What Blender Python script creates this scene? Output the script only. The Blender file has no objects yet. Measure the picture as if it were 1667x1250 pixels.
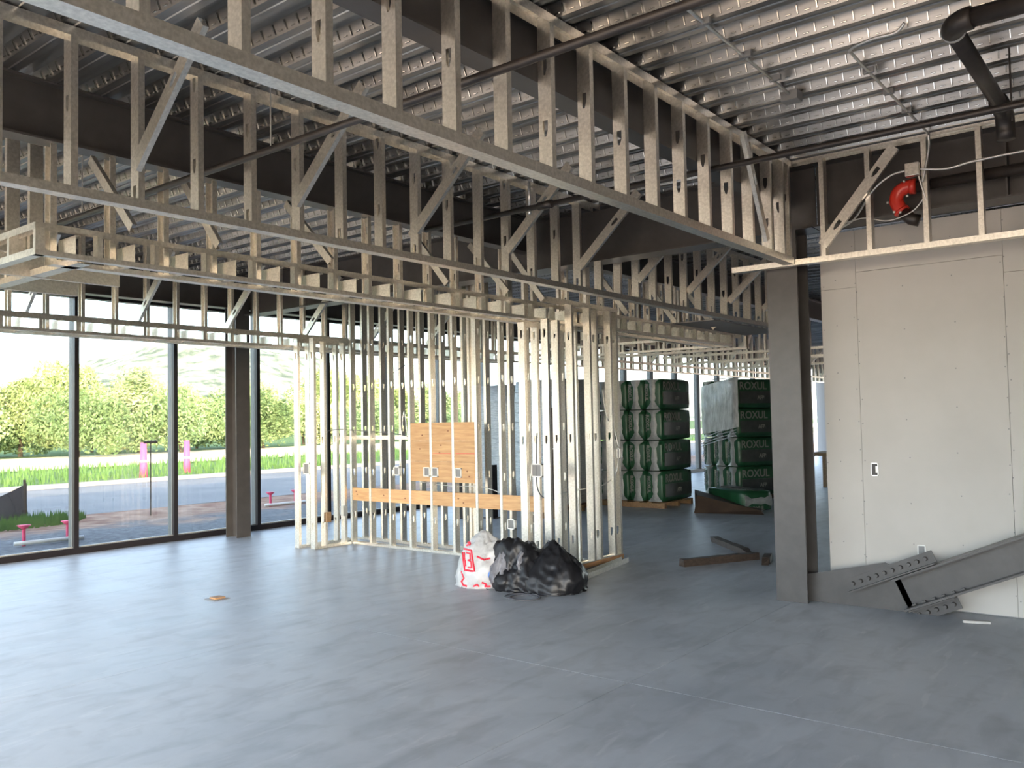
import bpy, bmesh, math, random
from mathutils import Vector, Matrix, noise
random.seed(7)
C = bpy.context.scene.collection
SC = bpy.context.scene
PI = math.pi

# ------------------------------------------------------------------ camera
cam_d = bpy.data.cameras.new('camera')
cam_d.sensor_width = 36.0
cam_d.lens = 1391.2 / 1667 * 36.0
cam_d.clip_end = 2000
cam = bpy.data.objects.new('camera', cam_d)
C.objects.link(cam)
yaw, pit, rol = math.radians(38.438), math.radians(2.416), math.radians(-1.113)
fw = Vector((math.cos(pit) * math.cos(yaw), math.cos(pit) * math.sin(yaw), math.sin(pit)))
rt = Vector((math.sin(yaw), -math.cos(yaw), 0))
up = rt.cross(fw)
r2 = math.cos(rol) * rt + math.sin(rol) * up
u2 = -math.sin(rol) * rt + math.cos(rol) * up
cam.matrix_world = Matrix(((r2.x, u2.x, -fw.x, 0), (r2.y, u2.y, -fw.y, 0), (r2.z, u2.z, -fw.z, 1.75), (0, 0, 0, 1)))
SC.camera = cam

# ------------------------------------------------------------------ sky, sun, exposure
SUN_EL, SUN_H = math.radians(20.0), Vector((0.50, 0.866, 0))       # travel direction on the ground
world = bpy.data.worlds.new('world')
SC.world = world
world.use_nodes = True
wn = world.node_tree
wn.nodes.clear()
sky = wn.nodes.new('ShaderNodeTexSky')
sky.sky_type = 'NISHITA'
sky.sun_disc = False
sky.sun_elevation = SUN_EL
sky.sun_rotation = math.atan2(-SUN_H.x, -SUN_H.y)
sky.altitude = 100
sky.air_density = 0.8
sky.dust_density = 1.6
sky.ozone_density = 1.0
bg = wn.nodes.new('ShaderNodeBackground')
bg.inputs['Strength'].default_value = 1.35
wo = wn.nodes.new('ShaderNodeOutputWorld')
hs = wn.nodes.new('ShaderNodeHueSaturation')
hs.inputs['Saturation'].default_value = 0.72
wn.links.new(sky.outputs[0], hs.inputs['Color'])
wn.links.new(hs.outputs[0], bg.inputs[0])
wn.links.new(bg.outputs[0], wo.inputs[0])
sun_d = bpy.data.lights.new('sun', 'SUN')
sun_d.energy = 11.0
sun_d.angle = math.radians(0.6)
sun_d.color = (1.0, 0.76, 0.50)
sun = bpy.data.objects.new('sun', sun_d)
C.objects.link(sun)
sdir = Vector((SUN_H.x * math.cos(SUN_EL), SUN_H.y * math.cos(SUN_EL), -math.sin(SUN_EL)))
sun.rotation_euler = sdir.to_track_quat('-Z', 'Y').to_euler()
sun.location = (-20, -30, 15)
SC.view_settings.view_transform = 'Standard'
SC.view_settings.look = 'None'
SC.view_settings.gamma = 1
SC.view_settings.use_curve_mapping = False
SC.view_settings.exposure = 0.87
SC.cycles.max_bounces = 10
SC.cycles.diffuse_bounces = 6
SC.cycles.glossy_bounces = 5
SC.cycles.transparent_max_bounces = 12

# ------------------------------------------------------------------ materials
def mat(name, col, rough=0.6, metal=0.0, col2=None, nscale=8.0, rough2=None, bump=0.0, bscale=60.0, detail=4.0,
        stretch=None, lo=0.35, hi=0.65, spec=None, rnd=0.0):
    m = bpy.data.materials.new(name)
    m.use_nodes = True
    nt = m.node_tree
    b = nt.nodes['Principled BSDF']
    b.inputs['Base Color'].default_value = (*col, 1)
    b.inputs['Roughness'].default_value = rough
    b.inputs['Metallic'].default_value = metal
    if spec is not None:
        b.inputs['Specular IOR Level'].default_value = spec
    tc = nt.nodes.new('ShaderNodeTexCoord')
    vec = tc.outputs['Object']
    if stretch:
        mp = nt.nodes.new('ShaderNodeMapping')
        mp.inputs['Scale'].default_value = stretch
        nt.links.new(vec, mp.inputs[0])
        vec = mp.outputs[0]
    if col2 is not None:
        n = nt.nodes.new('ShaderNodeTexNoise')
        n.inputs['Scale'].default_value = nscale
        n.inputs['Detail'].default_value = detail
        n.inputs['Roughness'].default_value = 0.62
        nt.links.new(vec, n.inputs['Vector'])
        r = nt.nodes.new('ShaderNodeValToRGB')
        r.color_ramp.elements[0].position = lo
        r.color_ramp.elements[0].color = (*col, 1)
        r.color_ramp.elements[1].position = hi
        r.color_ramp.elements[1].color = (*col2, 1)
        nt.links.new(n.outputs['Fac'], r.inputs[0])
        outc = r.outputs[0]
        if rnd:
            oi = nt.nodes.new('ShaderNodeObjectInfo')
            mr = nt.nodes.new('ShaderNodeMapRange')
            mr.inputs['To Min'].default_value = 1 - rnd
            mr.inputs['To Max'].default_value = 1 + rnd
            nt.links.new(oi.outputs['Random'], mr.inputs[0])
            hv = nt.nodes.new('ShaderNodeHueSaturation')
            nt.links.new(mr.outputs[0], hv.inputs['Value'])
            nt.links.new(outc, hv.inputs['Color'])
            outc = hv.outputs[0]
        nt.links.new(outc, b.inputs['Base Color'])
        if rough2 is not None:
            mr = nt.nodes.new('ShaderNodeMapRange')
            mr.inputs['To Min'].default_value = rough
            mr.inputs['To Max'].default_value = rough2
            nt.links.new(n.outputs['Fac'], mr.inputs[0])
            nt.links.new(mr.outputs[0], b.inputs['Roughness'])
    if bump:
        n2 = nt.nodes.new('ShaderNodeTexNoise')
        n2.inputs['Scale'].default_value = bscale
        n2.inputs['Detail'].default_value = 5
        nt.links.new(vec, n2.inputs['Vector'])
        bp = nt.nodes.new('ShaderNodeBump')
        bp.inputs['Strength'].default_value = bump
        bp.inputs['Distance'].default_value = 0.02
        nt.links.new(n2.outputs['Fac'], bp.inputs['Height'])
        nt.links.new(bp.outputs[0], b.inputs['Normal'])
    return m

GALV = mat('galvanised_steel', (0.68, 0.645, 0.575), 0.28, 0.95, (0.88, 0.84, 0.765), 45, 0.44, rnd=0.10)
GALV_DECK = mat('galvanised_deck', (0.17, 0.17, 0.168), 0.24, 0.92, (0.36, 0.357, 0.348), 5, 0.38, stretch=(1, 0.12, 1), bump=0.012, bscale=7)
GALV_RIDGE = mat('galvanised_ridge', (0.55, 0.55, 0.53), 0.16, 1.0)
PRIMER = mat('dark_primer', (0.052, 0.048, 0.046), 0.30, 0.0, (0.066, 0.061, 0.058), 6, 0.38, bump=0.03, bscale=180, spec=0.5)
CONC = mat('concrete', (0.36, 0.385, 0.415), 0.32, 0.0, (0.50, 0.525, 0.555), 0.9, 0.56, detail=11, bump=0.04, bscale=18, lo=0.3, hi=0.7, spec=0.38)
def scuff(m):
    # dusty smears and fine scratches over the trowelled slab
    nt = m.node_tree
    b = nt.nodes['Principled BSDF']
    src = b.inputs['Base Color'].links[0].from_socket
    tc = nt.nodes.new('ShaderNodeTexCoord')
    def streak(scale, rot, lo, hi, sc_):
        mp = nt.nodes.new('ShaderNodeMapping')
        mp.inputs['Scale'].default_value = scale
        mp.inputs['Rotation'].default_value = (0, 0, rot)
        nt.links.new(tc.outputs['Object'], mp.inputs[0])
        n = nt.nodes.new('ShaderNodeTexNoise')
        n.inputs['Scale'].default_value = sc_
        n.inputs['Detail'].default_value = 8
        n.inputs['Distortion'].default_value = 0.6
        nt.links.new(mp.outputs[0], n.inputs['Vector'])
        r = nt.nodes.new('ShaderNodeMapRange')
        r.inputs['From Min'].default_value = lo
        r.inputs['From Max'].default_value = hi
        nt.links.new(n.outputs['Fac'], r.inputs[0])
        return r.outputs[0]
    def mix(fac, a, col, k):
        mu = nt.nodes.new('ShaderNodeMath'); mu.operation = 'MULTIPLY'; mu.inputs[1].default_value = k
        nt.links.new(fac, mu.inputs[0])
        mx = nt.nodes.new('ShaderNodeMix'); mx.data_type = 'RGBA'
        nt.links.new(mu.outputs[0], mx.inputs['Factor'])
        nt.links.new(a, mx.inputs['A'])
        mx.inputs['B'].default_value = (*col, 1)
        return mx.outputs['Result']
    c = mix(streak((0.6, 1.7, 1), 0.75, 0.50, 0.70, 2.4), src, (0.22, 0.23, 0.245), 0.42)
    c = mix(streak((1, 1, 1), 0.2, 0.52, 0.66, 5.0), c, (0.27, 0.28, 0.29), 0.25)
    c = mix(streak((0.35, 2.6, 1), 0.35, 0.56, 0.70, 2.6), c, (0.58, 0.59, 0.60), 0.28)
    c = mix(streak((0.9, 5.0, 1), -0.9, 0.62, 0.68, 2.2), c, (0.64, 0.64, 0.64), 0.26)
    nt.links.new(c, b.inputs['Base Color'])
scuff(CONC)
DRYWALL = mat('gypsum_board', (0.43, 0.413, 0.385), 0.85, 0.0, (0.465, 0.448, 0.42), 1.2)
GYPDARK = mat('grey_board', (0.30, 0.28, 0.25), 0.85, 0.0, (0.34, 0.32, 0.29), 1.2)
FRAME = mat('dark_aluminium', (0.018, 0.015, 0.017), 0.35, 0.3)
CLEARAL = mat('grey_aluminium', (0.28, 0.28, 0.265), 0.5, 0.2)
BLACKP = mat('black_pipe', (0.018, 0.015, 0.014), 0.38, 0.1, (0.035, 0.028, 0.024), 9, 0.5)
REDP = mat('red_paint', (0.55, 0.035, 0.02), 0.3)
WOOD = mat('pine_plank', (0.47, 0.26, 0.115), 0.6, 0, (0.62, 0.39, 0.19), 3.0, detail=6, stretch=(6, 0.8, 10), rnd=0.10)
KNOT = mat('knot', (0.22, 0.09, 0.04), 0.6)
TIMBER = mat('wet_timber', (0.035, 0.024, 0.018), 0.6, 0, (0.07, 0.048, 0.035), 7, stretch=(1, 6, 6), bump=0.25, bscale=30)
PLATE = mat('sill_plate', (0.33, 0.17, 0.08), 0.7, 0, (0.45, 0.26, 0.12), 5, stretch=(1, 6, 6))
WPLAST = mat('white_plastic', (0.80, 0.79, 0.75), 0.4)
GPLAST = mat('grey_plastic', (0.20, 0.20, 0.20), 0.5)
CABLE = mat('cable_jacket', (0.10, 0.10, 0.11), 0.45)
SILVERC = mat('metal_conduit', (0.60, 0.60, 0.58), 0.4, 0.8)
GREEN = mat('green_film', (0.010, 0.055, 0.024), 0.36, 0, (0.014, 0.08, 0.034), 4, bump=0.2, bscale=9)
DARKF = mat('dark_film', (0.035, 0.040, 0.038), 0.38, 0, (0.06, 0.065, 0.06), 4, bump=0.2, bscale=9)
CLEARF = mat('cloudy_film', (0.20, 0.215, 0.215), 0.28, 0, (0.34, 0.35, 0.35), 6, bump=0.35, bscale=14)
PRINT = mat('pale_print', (0.22, 0.22, 0.20), 0.6)
BAGFILM = mat('bag_film', (0.10, 0.10, 0.115), 0.3, 0, (0.22, 0.22, 0.24), 7, bump=0.3, bscale=14)
HOODF = mat('hood_film', (0.34, 0.36, 0.37), 0.22, 0.1, (0.62, 0.64, 0.65), 5, 0.4, stretch=(3, 3, 0.7), bump=0.3, bscale=10)
SILVERF = mat('silver_wrap', (0.42, 0.46, 0.47), 0.3, 0.25, (0.68, 0.71, 0.72), 9, 0.5, stretch=(1, 1, 7), bump=0.5, bscale=10)
PALLETW = mat('pallet_wood', (0.20, 0.12, 0.06), 0.7, 0, (0.30, 0.19, 0.10), 5, stretch=(1, 6, 6))
WHITEBAG = mat('white_bag_film', (0.38, 0.38, 0.38), 0.35, 0, (0.52, 0.52, 0.52), 6, bump=0.4, bscale=16)
BLACKBAG = mat('black_bag_film', (0.009, 0.009, 0.011), 0.40, 0, (0.014, 0.014, 0.016), 6, bump=0.15, bscale=9, spec=0.35)
REDINK = mat('red_ink', (0.75, 0.03, 0.06), 0.5)
LABELB = mat('blue_label', (0.12, 0.26, 0.62), 0.5)
GRAVEL = mat('gravel', (0.06, 0.066, 0.075), 0.9, 0, (0.20, 0.205, 0.215), 9, detail=10, bump=0.6, bscale=14, lo=0.3, hi=0.7)
DIRT = mat('red_clay', (0.26, 0.13, 0.075), 0.95, 0, (0.36, 0.22, 0.14), 1.2, detail=9, bump=0.4, bscale=5)
ASPH = mat('road_surface', (0.15, 0.155, 0.165), 0.8, 0, (0.21, 0.21, 0.215), 0.5, detail=8)
KERB = mat('kerb_concrete', (0.34, 0.32, 0.29), 0.9)
GRASSG = mat('grass_soil', (0.06, 0.13, 0.03), 0.95, 0, (0.12, 0.20, 0.05), 1.5)
GRASS = mat('grass_blade', (0.06, 0.15, 0.03), 0.7, 0, (0.14, 0.24, 0.06), 0.7)
FIELD = mat('mown_field', (0.66, 0.57, 0.40), 0.95, 0, (0.76, 0.68, 0.50), 0.3)
PALECLAY = mat('pale_clay', (0.60, 0.45, 0.31), 0.95, 0, (0.68, 0.53, 0.38), 0.3)
HILL = mat('hill_woods', (0.09, 0.12, 0.085), 1.0, 0, (0.36, 0.38, 0.30), 0.13, detail=11, lo=0.38, hi=0.6)
LEAF1 = mat('leaf_yellow_green', (0.22, 0.30, 0.10), 0.6, 0, (0.42, 0.47, 0.22), 0.9)
LEAF2 = mat('leaf_mid_green', (0.14, 0.23, 0.09), 0.6, 0, (0.30, 0.39, 0.17), 0.9)
LEAF3 = mat('leaf_pale', (0.34, 0.38, 0.16), 0.6, 0, (0.52, 0.52, 0.26), 0.9)
BARK = mat('bark', (0.10, 0.075, 0.05), 0.9)
PINK = mat('pink_ribbon', (0.85, 0.10, 0.22), 0.6)
FABRIC = mat('black_silt_fabric', (0.06, 0.055, 0.06), 0.8)
ROOFM = mat('roof_membrane', (0.55, 0.55, 0.52), 0.9)
EXTW = mat('block_wall', (0.38, 0.36, 0.33), 0.9)
DUCT = mat('duct_wrap', (0.62, 0.65, 0.68), 0.35, 0.2)
BROWNB = mat('brown_board', (0.045, 0.027, 0.017), 0.7, 0, (0.07, 0.043, 0.027), 4)

def glass():
    m = bpy.data.materials.new('window_glass')
    m.use_nodes = True
    nt = m.node_tree
    nt.nodes.clear()
    o = nt.nodes.new('ShaderNodeOutputMaterial')
    mx = nt.nodes.new('ShaderNodeMixShader')
    t = nt.nodes.new('ShaderNodeBsdfTransparent')
    t.inputs[0].default_value = (0.64, 0.655, 0.645, 1)
    g = nt.nodes.new('ShaderNodeBsdfGlossy')
    g.inputs['Roughness'].default_value = 0.02
    f = nt.nodes.new('ShaderNodeLayerWeight')                      # Schlick reflectance, the same on both faces of the pane
    f.inputs[0].default_value = 0.5
    pw = nt.nodes.new('ShaderNodeMath'); pw.operation = 'POWER'; pw.inputs[1].default_value = 5.0
    nt.links.new(f.outputs['Facing'], pw.inputs[0])
    ad = nt.nodes.new('ShaderNodeMath'); ad.operation = 'MULTIPLY_ADD'; ad.inputs[1].default_value = 0.96; ad.inputs[2].default_value = 0.04
    nt.links.new(pw.outputs[0], ad.inputs[0])
    nt.links.new(ad.outputs[0], mx.inputs[0])
    nt.links.new(t.outputs[0], mx.inputs[1])
    nt.links.new(g.outputs[0], mx.inputs[2])
    nt.links.new(mx.outputs[0], o.inputs[0])
    return m
GLASS = glass()

# ------------------------------------------------------------------ helpers
class MB:
    """collects shapes, then builds ONE mesh object"""
    def __init__(s):
        s.v, s.f, s.mi = [], [], []
        s.cur = 0
    def add(s, vs, fs):
        n = len(s.v)
        s.v += [tuple(v) for v in vs]
        s.f += [tuple(i + n for i in f) for f in fs]
        s.mi += [s.cur] * len(fs)
    def box(s, x0, x1, y0, y1, z0, z1):
        s.add([(x0, y0, z0), (x1, y0, z0), (x1, y1, z0), (x0, y1, z0), (x0, y0, z1), (x1, y0, z1), (x1, y1, z1), (x0, y1, z1)],
              [(0, 3, 2, 1), (4, 5, 6, 7), (0, 1, 5, 4), (1, 2, 6, 5), (2, 3, 7, 6), (3, 0, 4, 7)])
    def obox(s, p, ax, ay, az, a, b, c):
        """box from corner p along unit axes with sizes a, b, c"""
        p = Vector(p)
        ax, ay, az = Vector(ax) * a, Vector(ay) * b, Vector(az) * c
        s.add([p, p + ax, p + ax + ay, p + ay, p + az, p + ax + az, p + ax + ay + az, p + ay + az],
              [(0, 3, 2, 1), (4, 5, 6, 7), (0, 1, 5, 4), (1, 2, 6, 5), (2, 3, 7, 6), (3, 0, 4, 7)])
    def tube(s, pts, r, n=10, cap=True):
        pts = [Vector(p) for p in pts]
        rings = []
        prev = None
        for i, p in enumerate(pts):
            d = (pts[min(i + 1, len(pts) - 1)] - pts[max(i - 1, 0)])
            if d.length < 1e-9:
                d = Vector((0, 0, 1))
            d.normalize()
            if prev is None:
                a = d.orthogonal().normalized()
            else:
                a = prev - d * prev.dot(d)
                a = a.normalized() if a.length > 1e-6 else d.orthogonal().normalized()
            prev = a
            b = d.cross(a)
            rr = r[i] if isinstance(r, (list, tuple)) else r
            rings.append([p + (a * math.cos(2 * PI * k / n) + b * math.sin(2 * PI * k / n)) * rr for k in range(n)])
        vs = [v for ring in rings for v in ring]
        fs = []
        for i in range(len(pts) - 1):
            for k in range(n):
                k2 = (k + 1) % n
                fs.append((i * n + k, i * n + k2, (i + 1) * n + k2, (i + 1) * n + k))
        if cap:
            fs.append(tuple(range(n - 1, -1, -1)))
            fs.append(tuple((len(pts) - 1) * n + k for k in range(n)))
        s.add(vs, fs)
    def mesh(s, name, mats, smooth=False):
        me = bpy.data.meshes.new(name)
        me.from_pydata(s.v, [], s.f)
        for m in (mats if isinstance(mats, (list, tuple)) else [mats]):
            me.materials.append(m)
        me.polygons.foreach_set('material_index', s.mi)
        if smooth:
            me.polygons.foreach_set('use_smooth', [True] * len(s.f))
        me.update()
        return me

def link(name, me, parent=None, loc=(0, 0, 0), rot=None):
    o = bpy.data.objects.new(name, me)
    C.objects.link(o)
    if parent is not None:
        o.parent = parent
        o.location = loc
    else:
        o.location = loc
    if rot is not None:
        o.rotation_euler = rot
    return o

BASE = {}
def thing(name, label, cat, loc=(0, 0, 0), group=None, rotz=0):
    o = bpy.data.objects.new(name, None)
    o.empty_display_size = 0.1
    C.objects.link(o)
    o.location = loc
    o.rotation_euler = (0, 0, rotz)
    o['label'] = label
    o['category'] = cat
    if group:
        o['group'] = group
    BASE[o.name] = Vector(loc)
    return o
def struct_root(name):
    o = bpy.data.objects.new(name, None)
    C.objects.link(o)
    o['kind'] = 'structure'
    BASE[o.name] = Vector((0, 0, 0))
    return o
def W(parent, p):
    """world point -> local point of an unrotated parent"""
    return Vector(p) - BASE[parent.name]
def part(name, mb, m, parent, smooth=False, kind=None, label=None, local=False):
    """mesh given in world coordinates (or local=True), child of parent"""
    me = mb.mesh(name, m, smooth)
    o = bpy.data.objects.new(name, me)
    C.objects.link(o)
    o.parent = parent
    if not local:
        top = parent
        o.location = -BASE[top.name] if top.name in BASE else (0, 0, 0)
    if kind:
        o['kind'] = kind
    if label:
        o['label'] = label
    return o
def sub(name, mb, m, parent, smooth=False, label=None):
    """sub-part: same coordinates as its parent part"""
    o = bpy.data.objects.new(name, mb.mesh(name, m, smooth))
    C.objects.link(o)
    o.parent = parent
    if label:
        o['label'] = label
    return o
def single(name, mb, m, label, cat, smooth=False, group=None):
    o = bpy.data.objects.new(name, mb.mesh(name, m, smooth))
    C.objects.link(o)
    o['label'] = label
    o['category'] = cat
    if group:
        o['group'] = group
    return o
def structure(name, mb, m, parent=None, smooth=False):
    o = bpy.data.objects.new(name, mb.mesh(name, m, smooth))
    C.objects.link(o)
    o.parent = parent
    if parent is None:
        o['kind'] = 'structure'
    return o
def shape_box(x0, x1, y0, y1, z0, z1):
    b = MB()
    b.box(x0, x1, y0, y1, z0, z1)
    return b
def bevel(o, w=0.004, seg=2):
    md = o.modifiers.new('bevel', 'BEVEL')
    md.width = w
    md.segments = seg
    md.limit_method = 'ANGLE'
    return o

# ---- cold-formed steel members, mesh data shared between alike pieces
STUDS = {}
def stud_mesh(L, d=0.092, w=0.041, lip=0.010, holes=(), m=None):
    key = (round(L, 3), d, w, tuple(round(h, 2) for h in holes))
    if key in STUDS:
        return STUDS[key]
    b = MB()
    t = 0.0012
    # web with keyhole punch-outs: web in the plane x=0, y 0..d, z 0..L
    def strip(z0, z1, y0a, y1a, y0b=None, y1b=None):
        if y0b is None:
            y0b, y1b = y0a, y1a
        b.add([(0, y0a, z0), (0, y1a, z0), (0, y1b, z1), (0, y0b, z1)], [(0, 3, 2, 1)])
    c = d / 2
    z = 0.0
    for h in sorted(holes):
        if h - 0.07 <= z or h + 0.07 >= L:
            continue
        strip(z, h - 0.055, 0, d)
        strip(h - 0.055, h - 0.015, 0, c - 0.006, 0, c - 0.018)
        strip(h - 0.055, h - 0.015, c + 0.006, d, c + 0.018, d)
        strip(h - 0.015, h + 0.04, 0, c - 0.018)
        strip(h - 0.015, h + 0.04, c + 0.018, d)
        z = h + 0.04
    strip(z, L, 0, d)
    # flanges and lips
    for y, s in ((0, 1), (d, -1)):
        b.add([(0, y, 0), (w, y, 0), (w, y, L), (0, y, L), (w, y + s * lip, 0), (w, y + s * lip, L),
               (0, y + s * t, 0), (w - t, y + s * t, 0), (w - t, y + s * t, L), (0, y + s * t, L)],
              [(0, 1, 2, 3), (1, 4, 5, 2), (6, 9, 8, 7)])
    me = b.mesh('stud', m or GALV)
    STUDS[key] = me
    return me
def place(name, me, parent, p, rz=0.0, rot=None):
    o = bpy.data.objects.new(name, me)
    C.objects.link(o)
    o.parent = parent
    o.location = Vector(p) - BASE[parent.name]
    o.rotation_euler = rot if rot is not None else (0, 0, rz)
    return o
def stud(parent, x, y, z0, L, face='X+', d=0.092, w=0.041, holes=(), name='stud'):
    """X+ / X-: web normal to X, spans y..y+d, flanges to +X / -X;  Y+ / Y-: web normal to Y, spans x..x+d"""
    me = stud_mesh(L, d, w, holes=holes)
    if face == 'X+':
        return place(name, me, parent, (x, y, z0), 0)
    if face == 'X-':
        return place(name, me, parent, (x, y + d, z0), PI)
    if face == 'Y+':
        return place(name, me, parent, (x + d, y, z0), PI / 2)
    return place(name, me, parent, (x, y, z0), -PI / 2)
def track(parent, name, axis, a0, a1, b, d, z, up=True, h=0.055, gap=None):
    """U channel along X (axis 'X') or Y; b..b+d across; web at z, legs up or down"""
    m = MB()
    s = 1 if up else -1
    t = 0.0015
    L0, L1 = (a0, a1)
    def q(a, bb, zz):
        return (a, bb, zz) if axis == 'X' else (bb, a, zz)
    for (b0, z0, b1, z1) in ((b, z, b + d, z), (b, z, b, z + s * h), (b + d, z, b + d, z + s * h),
                             (b + t, z + s * t, b + d - t, z + s * t), (b + t, z + s * t, b + t, z + s * h), (b + d - t, z + s * t, b + d - t, z + s * h)):
        m.add([q(L0, b0, z0), q(L1, b0, z0), q(L1, b1, z1), q(L0, b1, z1)], [(0, 1, 2, 3)])
    return part(name, m, GALV, parent)
def channel(parent, name, p, q, side, d=0.092, w=0.035, holes=()):
    """a length of stud laid from p to q; its web faces away from SIDE (unit vector)"""
    p, q = Vector(p), Vector(q)
    L = (q - p).length
    zax = (q - p).normalized()
    xax = Vector(side)
    xax = (xax - zax * xax.dot(zax)).normalized()
    yax = zax.cross(xax)
    me = stud_mesh(round(L, 2), d, w, holes=holes)
    R = Matrix((xax, yax, zax)).transposed()
    o = place(name, me, parent, p - yax * d / 2, rot=R.to_euler())
    return o
def ibeam(root, axis, a0, a1, c, z0, z1, fw_, tf=0.016, tw=0.012, m=PRIMER):
    """wide-flange beam along X or Y centred at c"""
    def bx(b0, b1, zz0, zz1):
        return shape_box(a0, a1, b0, b1, zz0, zz1) if axis == 'X' else shape_box(b0, b1, a0, a1, zz0, zz1)
    part('bottom_flange', bx(c - fw_ / 2, c + fw_ / 2, z0, z0 + tf), m, root)
    part('top_flange', bx(c - fw_ / 2, c + fw_ / 2, z1 - tf, z1), m, root)
    part('web', bx(c - tw / 2, c + tw / 2, z0 + tf, z1 - tf), m, root)

DECK = 4.10
X0, X1, Y0, Y1 = -4.5, 36.0, -6.0, 12.35

# ------------------------------------------------------------------ setting: floor slabs
floor = struct_root('floor')
xs = [X0, 4.94, 14.08, 23.2, X1]
ys = [Y0, -3.1, -0.06, 2.99, 6.05, 9.09, Y1 + 0.12]
for i in range(len(xs) - 1):
    for j in range(len(ys) - 1):
        g = 0.0025
        b = shape_box(xs[i] + g, xs[i + 1] - g, ys[j] + g, ys[j + 1] - g, -0.005, 0.0)
        structure('floor_slab', b, CONC, floor)
structure('floor_base', shape_box(X0, X1, Y0, Y1 + 0.12, -0.20, -0.006), GPLAST, floor)

# ------------------------------------------------------------------ setting: metal deck ceiling
ceil = struct_root('ceiling')
P_, DEP = 0.305, 0.076
def deck_sheet(x):
    b = MB()
    prof = [(0.0, 0.0)]
    px = 0.0
    for k in range(3):
        prof += [(px + 0.122, 0.0), (px + 0.152, DEP), (px + 0.274, DEP), (px + 0.305, 0.0)]
        px += P_
    # thin stiffening groove line along each low flute
    vs, fs = [], []
    for (a, z) in prof:
        vs += [(x + a, Y0, DECK + z), (x + a, Y1, DECK + z)]
    for i in range(len(prof) - 1):
        fs.append((2 * i, 2 * i + 1, 2 * i + 3, 2 * i + 2))
    b.add(vs, fs)
    for k in range(3):                                             # a small rib down the middle of each low flute
        xc = x + k * P_ + 0.061
        b.add([(xc - 0.006, Y0, DECK - 0.0005), (xc, Y0, DECK - 0.007), (xc + 0.006, Y0, DECK - 0.0005),
               (xc - 0.006, Y1, DECK - 0.0005), (xc, Y1, DECK - 0.007), (xc + 0.006, Y1, DECK - 0.0005)], [(0, 3, 4, 1), (1, 4, 5, 2)])
    return b
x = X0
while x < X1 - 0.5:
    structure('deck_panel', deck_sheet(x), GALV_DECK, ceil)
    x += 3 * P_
# pressed embossments on the flute sides that face the low X side (x+0.274 high .. x+0.305 low)
eb = MB()
x = X0
n_fl = int((X1 - X0) / P_)
for k in range(n_fl):
    xa = X0 + k * P_
    if xa < -1.5 or xa > 17:
        continue
    hx, lx = xa + 0.274, xa + 0.305                                # high and low edge
    def pt(f, y, off=0.0):
        # f: 0 low .. 1 high, off: proud of the sheet towards -X
        return (lx + (hx - lx) * f - off, y, DECK + DEP * f - off * 0.4)
    y = -3.0
    j = 0
    while y < 12.0:
        for (f0, f1, y0, y1) in ((0.12, 0.86, y, y + 0.010), (0.20, 0.32, y + 0.045, y + 0.080)):
            o = 0.011
            eb.add([pt(f0, y0), pt(f1, y0), pt(f1, y1), pt(f0, y1), pt(f0 + .04, y0 + .002, o), pt(f1 - .04, y0 + .002, o), pt(f1 - .04, y1 - .002, o), pt(f0 + .04, y1 - .002, o)],
                   [(4, 5, 6, 7), (0, 1, 5, 4), (1, 2, 6, 5), (2, 3, 7, 6), (3, 0, 4, 7)])
        y += 0.115
o = structure('embossing', eb, GALV_RIDGE, ceil)
o['kind'] = 'stuff'
structure('roof', shape_box(X0 - 0.3, X1 + 0.3, Y0 - 0.3, Y1 + 0.3, DECK + 0.09, 5.3), ROOFM)

# ------------------------------------------------------------------ setting: outer walls
structure('wall_back', shape_box(X0, X1, Y0 - 0.2, Y0, -0.2, DECK + 0.09), EXTW)
wl = struct_root('wall_left')
structure('header', shape_box(X0 - 0.2, X0, Y0, Y1, 3.7, DECK + 0.09), EXTW, wl)
for yy in (-6.0, -1.6, 2.9, 7.4, 11.9):
    structure('pier', shape_box(X0 - 0.2, X0, yy, yy + 0.3, -0.2, 3.7), EXTW, wl)
wr = struct_root('wall_far')
structure('header', shape_box(X1, X1 + 0.2, Y0, Y1, 3.3, DECK + 0.09), EXTW, wr)
for yy in (-6.0, 0.5, 6.0, 11.0):
    structure('pier', shape_box(X1, X1 + 0.2, yy, yy + 1.3, -0.2, 3.3), EXTW, wr)
structure('trim_1', shape_box(X0, X1, Y1 - 0.02, Y1 + 0.18, 3.66, DECK + 0.09), FRAME)     # spandrel above the glass

# window bays
WX = [5.60 + 1.495 * k for k in range(-6, 21)]
for k in range(len(WX) - 1):
    a, b_ = WX[k], WX[k + 1]
    wroot = struct_root('window_%d' % (k + 1))
    structure('sill', shape_box(a, b_, 12.26, 12.40, 0.0, 0.085), FRAME, wroot)
    structure('glazing_bead', shape_box(a + 0.03, b_ - 0.03, 12.30, 12.34, 0.085, 0.10), CLEARAL, wroot)
    structure('mullion', shape_box(a - 0.032, a + 0.032, 12.255, 12.32, 0.085, 3.66), FRAME, wroot)
    structure('mullion_face', shape_box(a - 0.030, a + 0.030, 12.321, 12.44, 0.085, 3.66), CLEARAL, wroot)
    structure('head', shape_box(a, b_, 12.26, 12.40, 3.60, 3.68), FRAME, wroot)
    structure('pane', shape_box(a + 0.03, b_ - 0.03, 12.335, 12.345, 0.10, 3.60), GLASS, wroot)

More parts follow.
